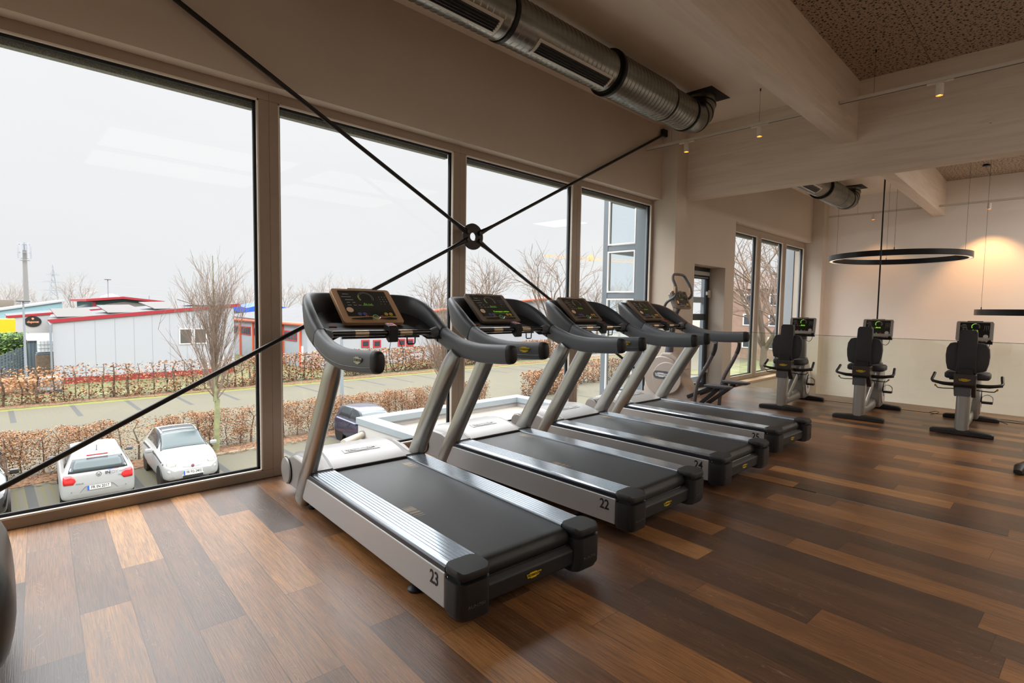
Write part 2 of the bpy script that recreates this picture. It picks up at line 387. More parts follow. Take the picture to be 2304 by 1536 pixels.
# ceilings
c = MB(); c.box(X0, X1+0.2, -2.47, 0.25, CZ, CZ+0.2); struct('ceiling', c, M_ceil, smooth=0)
c = MB(); c.box(X0, X1+0.2, Y0, -2.66, AZ, AZ+0.2); struct('ceiling', c, M_acou, smooth=0)
def beam(name, a, b, w, z0, z1, label):
    """timber beam from a to b; the object's own y runs along it"""
    a, b = Vector((*a, 0)), Vector((*b, 0)); L = (b-a).length
    m = MB(); m.box(-w/2, w/2, 0, L, z0, z1); o = m.build(name, M_beam, smooth=0, bevel=(0.004, 1))
    d = b-a; o.location = a; o.rotation_euler.z = math.atan2(d.y, d.x)-PI/2
    return tag(o, label, 'beam')
beam('timber_beam', (8.005, YC+0.02), (8.005, Y0), 0.236, 3.19, AZ+0.05, 'deep whitewashed timber beam crossing the room, resting on the wall column')
beam('timber_beam', (X0, -2.565), (XB+0.001, -2.565), 0.195, 3.602, AZ+0.05, 'long timber beam overhead that runs along the room into the crossbeam')
beam('timber_beam', (8.123, -2.565), (X1, -2.565), 0.195, 3.602, AZ+0.05, 'far stretch of timber beam beyond the crossbeam, reaching the pale wall')

# ------------------------------------------------------------------ windows
def window(n, x0, x1, panes, zb=0.067, zt=3.095, z0=0.0, z1=3.17):
    """frame face at y=0; panes: list of (x0,x1) clear openings"""
    f = MB()
    ys = (0.0, 0.06)
    f.box(x0, x1, *ys, z0, zb); f.box(x0, x1, *ys, zt, z1)
    xs = [x0]+[q for p in panes for q in p]+[x1]
    for i in range(0, len(xs), 2): f.box(xs[i], xs[i+1], *ys, zb, zt)
    fo = struct('window_%d' % n, f, M_frame, smooth=0, bevel=(0.003, 1))
    for a, b in zip(xs[2:-1:2], xs[3:-1:2]):
        s = MB(); s.box((a+b)/2-0.002, (a+b)/2+0.002, -0.001, 0.003, zb-0.06, zt+0.07); s.build('frame_joint', M_gask, fo, smooth=0)
    for a, b in panes:
        s = MB()
        for q in ((a, a+0.012, zb, zt), (b-0.012, b, zb, zt), (a, b, zb, zb+0.012), (a, b, zt-0.012, zt)): s.box(q[0], q[1], 0.002, 0.03, q[2], q[3])
        s.build('glazing_bead', M_bead, fo, smooth=0)
        s = MB()
        for q in ((a+.004, a+0.03, zb, zt), (b-0.03, b-.004, zb, zt), (a, b, zb+.004, zb+0.03), (a, b, zt-0.03, zt-.004)): s.box(q[0], q[1], 0.040, 0.062, q[2], q[3])
        s.build('gasket', M_gask, fo, smooth=0)
        s = MB(); s.box(a-0.01, b+0.01, 0.075, 0.10, z0, zb-.0); s.box(a-0.01, b+0.01, 0.075, 0.10, zt+.0, z1)
        s.box(a-0.04, a+.004, 0.075, 0.10, z0, z1); s.box(b-.004, b+0.04, 0.075, 0.10, z0, z1); s.build('outer_cladding', M_alu, fo, smooth=0)
        s = MB(); s.box(a+0.005, b-0.005, 0.048, 0.054, zb+0.005, zt-0.005); s.build('pane', M_glass, fo, smooth=0)
        s = MB(); s.box(a, b, 0.11, 0.17, zt-0.055, zt+0.02); s.build('blind_rail', M_blind, fo, smooth=0)
    return fo
M_blind = pm('speckled_blind_rail', (150, 156, 148), 0.7, var=(120, 0.45), bump=(150, 0.5))
sc_ = 1.45
window(1, X0, 1.702, [(-10.3, -8.5), (-8.35, -6.5), (-6.35, -4.4), (-4.25, -2.3), (-2.2, -0.35), (-0.22, 1.620)])
window(2, 1.702, 3.688, [(1.775, 3.603)])
window(3, 3.688, 5.680, [(3.766, 5.587)])
window(4, 5.680, XA, [(5.752, 7.521)])
window(6, 10.31, 14.717, [(10.42, 11.69), (11.90, 13.17), (13.385, 14.60)], zb=-3.9, zt=-1.0, z0=-4.0, z1=-0.9)  # unseen lower glazing, added to bring daylight onto the far wall
window(5, 10.31, 14.717, [(10.42, 11.69), (11.90, 13.17), (13.385, 14.60)], zb=0.13, zt=3.03, z0=0.05)
s = MB(); s.box(10.31, 14.72, YW-0.09, 0.0, 0.015, 0.05); struct('trim_5', s, M_sill, smooth=0, bevel=(0.004, 1))
# door in the niche
d = MB(); d.box(8.72, 9.92, 0.17, 0.21, 0, 0.10); d.box(8.72, 8.84, 0.17, 0.21, 0.1, 2.26); d.box(9.80, 9.92, 0.17, 0.21, 0.1, 2.26); d.box(8.84, 9.80, 0.17, 0.21, 2.05, 2.26)
d.box(8.84, 9.80, 0.18, 0.20, 1.28, 1.40)
M_door = pm('anthracite_door_frame', (38, 48, 56), 0.35)
do = struct('door_1', d, M_door, smooth=0, bevel=(0.003, 1))
s = MB(); s.box(8.84, 9.80, 0.186, 0.19, 0.1, 2.05); s.build('pane', M_glass, do, smooth=0)
s = MB(); s.box(8.9, 9.78, 0.10, 0.165, 2.11, 2.18); s.box(9.0, 9.7, 0.09, 0.10, 2.06, 2.075); s.build('door_closer', pm('light_grey_closer', (150, 148, 144), 0.4), do, smooth=0, bevel=(0.004,))
for z in (1.78, 0.35):
    s = MB(); s.box(9.86, 9.90, 0.125, 0.17, z-0.07, z+0.07); s.box(9.78, 9.86, 0.14, 0.168, z-0.025, z+0.04); s.build('hinge', M_bead, do, smooth=0, bevel=(0.003,))

# ------------------------------------------------------------------ glass balustrade
b = MB(); b.box(10.655, 10.672, -9.4, -0.16, -0.25, 1.05); o = b.build('glass_balustrade', M_gglass, smooth=0)
tag(o, 'frameless clear glass balustrade running along the floor edge behind the bikes', 'balustrade')
b = MB(); b.box(10.652, 10.675, -9.4, -0.16, 1.05, 1.056); b.build('top_edge', pm('dark_green_glass_edge', (70, 82, 74), 0.2), o, smooth=0)

# ------------------------------------------------------------------ bracing cross in front of the windows
br = empty('steel_cross_bracing', (3.72, -0.18, 2.20), label='dark steel rod cross bracing with round hub plate in front of the windows', cat='bracing')
s = MB(); n = 40; ring = []
o_ = [(0.138*math.cos(2*PI*i/n), 0.138*math.sin(2*PI*i/n)) for i in range(n)]; i_ = [(0.042*math.cos(2*PI*i/n), 0.042*math.sin(2*PI*i/n)) for i in range(n)]
rs = [[(x, -0.010, z) for x, z in i_], [(x, -0.010, z) for x, z in o_], [(x, 0.010, z) for x, z in o_], [(x, 0.010, z) for x, z in i_]]
s.rings([[Vector(p) for p in r] for r in rs], closed=True); s.build('hub_plate', M_steel, br, bevel=(0.002, 1))
ends = [(3.83, 1.955), (3.83, -1.95), (-4.05, 2.02), (-3.85, -1.96)]
for ex, ez in ends:
    d = Vector((ex, 0, ez)).normalized()
    s = MB(); s.tube([d*0.27, Vector((ex, 0, ez))], 0.0185, 14); rod = s.build('brace_rod', M_steel, br)
    s = MB(); s.sweep([d*0.075, d*0.11, d*0.14, d*0.22, d*0.30], [(0.05, 0.055), (0.05, 0.062), (0.048, 0.060), (0.046, 0.046), (0.042, 0.042)], n=12); s.build('fork_head', M_steel, rod)
    for yy in (-0.034,): s = MB(); s.lathe([(0.018, -0.036), (0.018, 0.036)], c=d*0.095, axis=(0, 1, 0), n=12); s.build('pin', pm('pin_steel', (70, 68, 66), 0.35, 0.9), rod)
for ex, ez in ends[:2]:
    s = MB(); s.obox((ex-0.035, 0, ez), (0.12, 0.05, 0.10)); s.build('gusset_plate', M_steel, br, smooth=0, bevel=(0.006,))

# ------------------------------------------------------------------ ducts
M_duct = pm('galvanised_spiral_duct', (134, 134, 130), 0.27, 0.95, var=((2, 14, 14), 0.18))
M_ductband = pm('dark_duct_clamp', (36, 36, 36), 0.4, 0.7)
M_grille = pm('grille_slat', (84, 82, 78), 0.4, 0.5); M_grf = pm('pale_grille_frame', (206, 202, 192), 0.45, 0.1)
def duct(x_off, first, label):
    e = empty('spiral_duct', (x_off, -1.1, 3.94), label=label, cat='duct')
    def seg(x0, x1, r, name='duct_section'):
        s = MB(); prof = []; x = x0
        while x < x1-0.001:
            prof += [(r, x), (r+0.0045, x+0.004), (r+0.0045, x+0.010), (r, x+0.014)]; x += 0.068
        prof += [(r, x1)]
        s.lathe([(rr, h) for rr, h in prof if h <= x1], axis=(1, 0, 0), n=48); return s.build(name, M_duct, e, smooth=28)
    def band(x, r, w=0.03):
        s = MB(); s.lathe([(r, x-w/2), (r+0.012, x-w/2+0.004), (r+0.012, x+w/2-0.004), (r, x+w/2)], axis=(1, 0, 0), n=40); s.build('clamp_ring', M_ductband, e)
    def grille(x0, x1):
        a0 = math.radians(-128)       # points down and towards the window
        def P(x, ang, rr=0.206): a = math.radians(ang); return Vector((x, rr*math.cos(a), rr*math.sin(a)))
        s = MB(); A0, A1 = -142, -98; K = 8
        def strip(xa, xb, b0, b1, rr=0.211, t=0.004):
            ks = max(1, int(abs(b1-b0)/6)); R_ = []
            for i in range(ks+1):
                q = b0+(b1-b0)*i/ks; R_.append([P(xa, q, rr), P(xb, q, rr), P(xb, q, rr-t), P(xa, q, rr-t)])
            s.rings(R_)
        strip(x0, x1, A0, A0+7); strip(x0, x1, A1-7, A1); strip(x0, x0+0.035, A0+6, A1-6); strip(x1-0.035, x1, A0+6, A1-6)
        go = s.build('air_grille', M_grf, e)
        s = MB(); strip(x0+0.03, x1-0.03, A0+6, A1-6, 0.2075, 0.001); s.build('grille_backing', M_gask, go)
        s = MB()
        for i in range(5):
            q = A0+9+i*(A1-A0-18)/4; s.bar(P(x0+0.03, q, 0.212), P(x1-0.03, q, 0.212), 0.004, 0.012, up=P(0, q))
        s.build('grille_slats', M_grille, go, smooth=0)
    if first: seg(-3.2, 0.8, 0.2); band(0.8, 0.2); seg(0.82, 3.23, 0.2); band(3.25, 0.2, 0.05); grille(1.9, 3.12)
    seg(3.27 if first else 1.2, 4.72, 0.2); grille(3.55, 4.66) if first else grille(2.9, 4.3)
    band(4.735, 0.2)
    s = MB(); s.lathe([(0.19, 4.75), (0.238, 4.76), (0.238, 4.80), (0.22, 4.81)], axis=(1, 0, 0), n=48); s.build('flange', M_ductband, e)
    seg(4.80, 5.86, 0.22); s = MB(); s.lathe([(0.222, 5.86), (0.200, 5.90)], axis=(1, 0, 0), n=48); s.build('reducer', M_duct, e); band(5.90, 0.2)
    seg(5.90, 6.42, 0.2); band(6.43, 0.2)
    s = MB(); pts = []; R_ = 0.27; cx = 6.55
    path = [(6.43, 0, 0), (cx, 0, 0)]+[(cx+R_*math.sin(a), 0, R_-R_*math.cos(a)) for a in [i*PI/2/7 for i in range(1, 8)]]+[(cx+R_, 0, 0.315)]
    s.sweep(path, (0.40, 0.40), n=40, up=(0, 1, 0)); s.build('duct_elbow', M_duct, e, smooth=20)
    for k in (2, 4, 6):
        a = k*PI/2/7; c = Vector((cx+R_*math.sin(a), 0, R_-R_*math.cos(a))); ax = Vector((math.cos(a), 0, math.sin(a)))
        s = MB(); s.lathe([(0.2, -0.01), (0.206, -0.006), (0.206, 0.006), (0.2, 0.01)], c=c, axis=ax, n=40); s.build('elbow_seam', M_ductband, e)
    return e
duct(0, True, 'large shiny spiral air duct under the ceiling above the treadmills')
duct(P, False, 'far length of spiral air duct seen under the crossbeam')
s = MB(); s.box(6.58, 7.11, -1.37, -0.87, CZ-0.006, CZ+0.001); struct('trim_6', s, M_gask, smooth=0)
s = MB(); s.box(6.58+P, 7.11+P, -1.37, -0.87, CZ-0.006, CZ+0.001); struct('trim_7', s, M_gask, smooth=0)

# ------------------------------------------------------------------ light tracks and lamps
M_track = pm('white_track', (206, 198, 186), 0.45); M_lampw = pm('white_lamp_body', (222, 214, 204), 0.4)
M_warm = pm('lit_warm_reflector', (255, 150, 60), 0.4, emit=((255, 132, 30), 1.1)); M_hot = pm('lit_lamp_lens', (255, 240, 200), 0.3, emit=((255, 226, 160), 2.2))
M_off = pm('unlit_lens', (180, 172, 160), 0.3)
def track(x, y0, y1, z, wires, label, top=CZ):
    e = empty('light_track', (x, y0, z), label=label, cat='light track')
    s = MB(); L = y1-y0; s.box(-0.018, 0.018, min(0, L), max(0, L), -0.018, 0.018); s.build('rail', M_track, e, smooth=0, bevel=(0.002, 1))
    s = MB(); s.box(-0.006, 0.006, min(0, L), max(0, L), -0.020, -0.0182); s.build('rail_slot', M_ductband, e, smooth=0)
    for wy in wires:
        tz = (CZ if wy > -2.47 else AZ)-z; s = MB(); s.tube([(0, wy-y0, 0.018), (0, wy-y0, tz)], 0.0016, 6); s.tube([(0, wy-y0, tz-0.03), (0, wy-y0, tz)], 0.008, 8)
        s.build('hanging_wire', M_ductband, e)
    return e
track(7.086, -0.15, -2.46, 3.825, (-0.55, -1.77), 'white light track hanging between the column and the long beam')
track(7.086, -2.67, -9.0, 3.855, (-3.0, -5.2), 'white light track under the perforated ceiling panels')
track(14.226, -0.61, -9.0, 3.70, (-1.2, -2.3, -4.4), 'white light track in front of the far pale wall')
def lamp(x, y, z, lit, label):
    """cylinder spot hanging from a track adapter"""
    e = empty('track_spotlight', (x, y, z), label=label, cat='spotlight', group='spotlights on the light tracks')
    s = MB(); s.box(-0.014, 0.014, -0.11, 0.11, -0.036, -0.019); s.build('adapter', M_lampw, e, smooth=0, bevel=(0.003, 1))
    s = MB(); s.lathe([(0.030, -0.040), (0.0335, -0.043), (0.0335, -0.158), (0.030, -0.160), (0.028, -0.140)], n=28, cap=False); s.lathe([(0.030, -0.040), (0.001, -0.040)], n=28, cap=False); s.build('lamp_body', M_lampw, e)
    s = MB(); s.lathe([(0.0295, -0.158), (0.022, -0.148), (0.0005, -0.147)], n=28, cap=False); r = s.build('reflector', M_warm if lit else M_off, e)
    s = MB(); s.lathe([(0.016, -0.149), (0.0005, -0.1492)], n=20, cap=False); s.build('lens', M_hot if lit else M_off, e)
    if lit:
        L = bpy.data.lights.new('spot_beam', 'SPOT'); L.energy = lit; L.color = (1.0, 0.50, 0.20); L.spot_size = math.radians(64); L.spot_blend = 0.7; L.shadow_soft_size = 0.025
        lo = bpy.data.objects.new('spot_beam', L); COL.objects.link(lo); lo.parent = e; lo.location = (0, 0, -0.17)
    return e
lamp(7.086, -0.785, 3.825, 18, 'lit cylinder spotlight nearest the wall column on the track')
lamp(7.086, -1.78, 3.825, 18, 'lit cylinder spotlight beside the long timber beam')
lamp(7.086, -3.58, 3.855, 18, 'lit cylinder spotlight under the perforated ceiling')
a = lamp(14.226, -1.51, 3.70, 40, 'small spotlight on the far track, left one near the duct')
b_ = lamp(14.226, -3.45, 3.70, 40, 'small spotlight on the far track, right one by the thin cables')
for q, e2 in ((a, 12), (b_, 60)):
    for c in q.children:
        if c.type == 'LIGHT':
            c.data.energy = e2; c.location = (0.06, 0, -0.17); c.rotation_euler = (0, math.radians(-22), 0); c.data.spot_size = math.radians(80)
# ring lamps
M_ring = pm('black_ring_profile', (22, 22, 25), 0.32, 0.4); M_diff = pm('white_ring_diffuser', (225, 222, 220), 0.5, emit=((255, 225, 195), 0.4))
def ring_lamp(c, r, h, wires, ztop, label):
    e = empty('ring_lamp', c, label=label, cat='pendant lamp'); n = 96
    def circ(rr, z): return [Vector((rr*math.cos(2*PI*i/n), rr*math.sin(2*PI*i/n), z)) for i in range(n)]
    s = MB(); s.rings([circ(r-0.075, 0.004), circ(r-0.075, h), circ(r, h), circ(r, 0), circ(r-0.012, 0), circ(r-0.012, 0.006), circ(r-0.063, 0.006), circ(r-0.063, 0.0)], closed=True); s.build('ring_profile', M_ring, e)
    s = MB(); s.rings([circ(r-0.064, 0.003), circ(r-0.011, 0.003), circ(r-0.011, 0.0045), circ(r-0.064, 0.0045)], closed=True); s.build('diffuser', M_diff, e)
    for k in wires:
        a = math.radians(k); p = Vector(((r-0.03)*math.cos(a), (r-0.03)*math.sin(a), h))
        s = MB(); s.tube([p, p+Vector((0, 0, ztop(c[1]+p.y)-c[2]-h))], 0.0022, 6); s.tube([p, p+Vector((0, 0, 0.04))], 0.007, 8); s.build('suspension_wire', M_ductband, e)
    return e
zt_ = lambda y: CZ if y > -2.56 else AZ
ring_lamp((12.8, -2.25, 2.50), 1.15, 0.105, (80, 188, 300, 20), zt_, 'large black ring pendant lamp hanging high before the pale wall')
ring_lamp((13.1, -4.55, 1.45), 1.12, 0.105, (115, 230, 350), zt_, 'lower black ring pendant lamp at eye level, cut off by the right edge')
s = MB(); s.lathe([(0.06, 0), (0.06, 0.02), (0.02, 0.035)], c=(13.83, -3.40, AZ-0.035), n=20); o = s.build('ceiling_canopy', M_black); tag(o, 'small round black ceiling canopy above the ring lamps', 'ceiling canopy')
s = MB(); s.tube([(10.95, -2.36, -4.2), (10.95, -2.36, CZ)], 0.012, 12); o = s.build('ceiling_pole', M_black)
tag(o, 'thin black vertical pole rising behind the middle bike, in front of the ring lamp', 'pole')
o.location = (0, 0, 0)

for (px, py), w in zip(FILL_PANELS, ('far left front', 'left front', 'middle front', 'right front', 'far left rear', 'left rear', 'middle rear', 'right rear', 'beyond the crossbeam', 'left of the window bay')):
    s = MB(); s.box(-1.52, 1.52, -0.72, 0.72, 0.012, 0.06); o = s.build('fill_light_panel', M_lampw, smooth=0, bevel=(0.004, 1)); o.location = (px, py, 4.20)  # housings of the added fill lights, out of view
    tag(o, 'added fill light panel under the ceiling, out of view, ' + w, 'ceiling light', 'added fill panels out of view')

# ================================================================== treadmills
M_silver = pm('silver_side_panel', (196, 195, 194), 0.36, 0.55, bump=(400, 0.05))
M_post = pm('satin_silver_post', (172, 171, 166), 0.30, 0.88)
M_rail = pm('ribbed_aluminium', (196, 204, 212), 0.20, 0.92, var=((1, 3, 1), 0.10))
M_groove = pm('rail_groove', (60, 66, 74), 0.4, 0.6)
M_trimd = pm('dark_blue_grey_trim', (44, 50, 58), 0.28, 0.3)
M_belt = pm('black_rubber_belt', (27, 27, 28), 0.34, 0.0, bump=(700, 0.25), var=((5, 1.2, 1), 0.22))
M_plast = pm('grained_black_plastic', (33, 33, 35), 0.44, bump=(600, 0.25))
M_dark = pm('matte_black_plastic', (26, 26, 28), 0.5)
M_cover = pm('grey_motor_cover', (156, 152, 149), 0.38, 0.15)
M_coverl = pm('pale_cover_panel', (176, 174, 172), 0.34, 0.15)
M_soft = pm('soft_grey_grip', (84, 88, 94), 0.42, bump=(500, 0.15))
M_softd = pm('charcoal_console_shell', (50, 53, 58), 0.40, bump=(500, 0.15))
M_bronze = pm('bronze_display_bezel', (196, 158, 122), 0.38, 0.25)
M_screen = pm('dark_display_glass', (40, 42, 42), 0.16, 0.0, coat=0.3)
M_gloss = pm('gloss_black_tube', (16, 16, 17), 0.12, 0.0, coat=0.6)
M_yel = pm('yellow_badge', (226, 196, 22), 0.4); M_ink = pm('black_ink', (18, 18, 18), 0.5)
M_whites = pm('white_print', (222, 222, 222), 0.5); M_chrome = pm('chrome', (205, 205, 205), 0.12, 1.0)
M_green = pm('lit_green_graphic', (84, 120, 34), 0.5, emit=((130, 210, 40), 0.05))
M_greenl = pm('bright_green_graphic', (120, 200, 30), 0.5, emit=((130, 210, 40), 0.45))
M_dimg = pm('dim_screen_print', (120, 118, 108), 0.5, emit=((150, 148, 140), 0.10))
M_red = pm('red_key_pad', (206, 60, 60), 0.45); M_orange = pm('orange_sticker', (226, 122, 48), 0.5)
M_stick = pm('cream_round_sticker', (226, 196, 164), 0.5); M_teal = pm('green_start_ring', (70, 140, 90), 0.5, emit=((80, 150, 100), 0.2))
M_blue = pm('blue_key_ring', (84, 90, 150), 0.5, emit=((80, 86, 150), 0.15)); M_gold = pm('gold_key_ring', (206, 166, 60), 0.5, emit=((200, 160, 60), 0.15))
BADGE = [(-.5, .32), (-.30, .34), (-.28, .5), (.16, .5), (.2, .36), (.5, .34), (.46, -.12), (.36, -.14), (.34, -.32), (.18, -.34), (.16, -.5), (-.2, -.5), (-.22, -.34), (-.42, -.34)]
def badge(parent, loc, xa, ya, w, h, col=None, txt='TECHNOGYM', rim=None):
    """maker's badge with a stepped outline, width w, height h"""
    fr = frame3(xa, ya); s = MB(); n = fr.col[2]
    T = lambda a, b, d: Vector(loc)+fr.col[0]*a*w+fr.col[1]*b*h+n*d
    s.add([T(a, b, 0) for a, b in BADGE]+[T(a, b, 0.002) for a, b in BADGE], [tuple(range(len(BADGE)-1, -1, -1)), tuple(range(len(BADGE), 2*len(BADGE)))]+[(i, (i+1) % len(BADGE), len(BADGE)+(i+1) % len(BADGE), len(BADGE)+i) for i in range(len(BADGE))])
    b = s.build('logo_badge', col or M_yel, parent, smooth=0)
    put_text('badge_lettering', txt, h*0.52, rim or M_ink, b, T(0, 0.02, 0.0024), fr, bold=0.0006, sx=w/(h*0.52*6.3)*0.92, depth=0.0003)
    return b
def torus_flat(s, c, fr, r, w, n=28, a0=0, a1=360, d=0.0006):
    K = max(3, int(n*(a1-a0)/360)); R_ = []
    for i in range(K+1):
        a = math.radians(a0+(a1-a0)*i/K); e = fr.col[0]*math.cos(a)+fr.col[1]*math.sin(a)
        R_.append([c+e*(r-w/2), c+e*(r+w/2), c+e*(r+w/2)+fr.col[2]*d, c+e*(r-w/2)+fr.col[2]*d])
    s.rings(R_)
def disc(s, c, fr, r, d=0.0008, n=28, ry=None):
    ry = ry or r; top = [c+fr.col[0]*r*math.cos(2*PI*i/n)+fr.col[1]*ry*math.sin(2*PI*i/n)+fr.col[2]*d for i in range(n)]
    s.rings([[p-fr.col[2]*d for p in top], top])
def console(parent, fr, c, W, H, bez, round_sticker=True, lit=M_dimg, name='display', keys=False, tray=True):
    """display slab centred at c; fr columns: right, up, normal"""
    X_, Y_, N = fr.col[0], fr.col[1], fr.col[2]; c = Vector(c)
    s = MB(); o = rrect(W, H, 0.022); s.rings([[c+X_*a*q+Y_*b*q+N*d for a, b in o] for q, d in ((0.93, -0.045), (1, -0.03), (1, -0.004), (0.985, 0.0))]); dp = s.build(name, bez, parent, smooth=30)
    s = MB(); o = rrect(W*0.80, H*0.76, 0.006); oc = c+Y_*H*0.055; s.rings([[oc+X_*a+Y_*b+N*d for a, b in o] for d in (-0.001, 0.0015)]); sc = s.build('screen', M_screen, dp, smooth=30)
    q = 0.0018
    def at(a, b, d=q): return oc+X_*a*W+Y_*b*H+N*d
    s = MB(); torus_flat(s, at(0.02, 0.17), fr, H*0.165, 0.0018, a0=-30, a1=210); torus_flat(s, at(0.02, 0.17), fr, H*0.135, 0.0012, a0=-30, a1=210)
    for i in range(9):
        a, b = 0.26+0.05*(i % 3), 0.20-0.07*(i//3); disc(s, at(a, b), fr, 0.0034, 0.0004, 8)
    for a in (0.24, 0.31, 0.38): disc(s, at(a, -0.02), fr, 0.004, 0.0004, 8, ry=0.0016)
    for k, (a, b, w_) in enumerate(((-0.29, 0.27, .10), (-0.30, 0.19, .16), (-0.27, 0.10, .13), (-0.30, 0.02, .05), (-0.21, 0.02, .04), (-0.30, -0.06, .06), (-0.21, -0.06, .05), (-0.13, -0.06, .05))):
        p = at(a, b); s.obox(p, (w_*W, 0.004, 0.0008), fr)
    s.build('screen_print', lit, sc, smooth=0)
    s = MB(); torus_flat(s, at(0.02, 0.17), fr, H*0.15, 0.007, a0=150 if not keys else 80, a1=212)
    hs = (.2, .3, .9, 1, .6, .8, .5, .3, .9, .5, .6, .9, .4)
    for i, hh in enumerate(hs): s.obox(at(-0.08+0.014*i, -0.07+0.04*hh), (0.0045, 0.08*hh*H, 0.0008), fr)
    s.build('green_graph', M_greenl if keys else M_green, sc, smooth=0)
    if round_sticker:
        s = MB(); disc(s, at(-0.33 if not keys else 0.30, -0.20 if not keys else -0.33, 0.002), fr, 0.026, 0.001); s.build('round_sticker', M_stick if not keys else M_whites, dp, smooth=30)
    if keys:
        for a, mm in ((-0.17, M_orange), (-0.03, M_teal), (0.10, M_red)):
            s = MB(); disc(s, at(a, -0.36), fr, 0.010, 0.001, 16); s.build('key', mm, dp)
    if tray:
        for a, mm in ((-0.20, M_blue), (-0.12, M_blue), (0.24, M_gold), (0.32, M_gold)):
            s = MB(); torus_flat(s, at(a, -0.32), fr, 0.0125, 0.003); disc(s, at(a, -0.32), fr, 0.006, 0.0004, 10, ry=0.004); s.build('key_ring', mm, dp)
        for a, mm, r in ((-0.10, M_orange, 0.013), (0.04, M_teal, 0.021), (0.15, M_red, 0.013)):
            s = MB(); torus_flat(s, c+X_*a*W-Y_*H*0.35+N*0.0025, fr, r, 0.004); s.build('start_key', mm, dp)
        s = MB()
        for a0, a1 in ((-0.37, -0.03), (0.10, 0.38)):
            pr = [(a0*W, -0.405*H), (a0*W*0.6+a1*W*0.4, -0.385*H), (a1*W, -0.375*H), (a1*W, -0.42*H), (a0*W*0.5+a1*W*0.5, -0.425*H)]
            s.rings([[c+X_*a+Y_*b+N*d for a, b in pr] for d in (0.0, 0.006)])
        s.build('tray_slot', M_dark, dp, smooth=0)
        s = MB(); tp = spline([(-0.38, -0.40), (-0.2, -0.375), (-0.06, -0.365), (-0.01, -0.40), (0.03, -0.435), (0.09, -0.40), (0.13, -0.36), (0.25, -0.365), (0.40, -0.395)], 5)
        s.tube([c+X_*a*W+Y_*b*H+N*0.005 for a, b in tp], 0.0022, 6); s.build('tray_lip', M_chrome, dp)
    s = MB(); s.obox(c+Y_*H*0.49+N*0.0005, (W*0.42, 0.014, 0.008), fr); s.build('top_handle_strip', M_chrome, dp, smooth=0, bevel=(0.002, 1))
    return dp
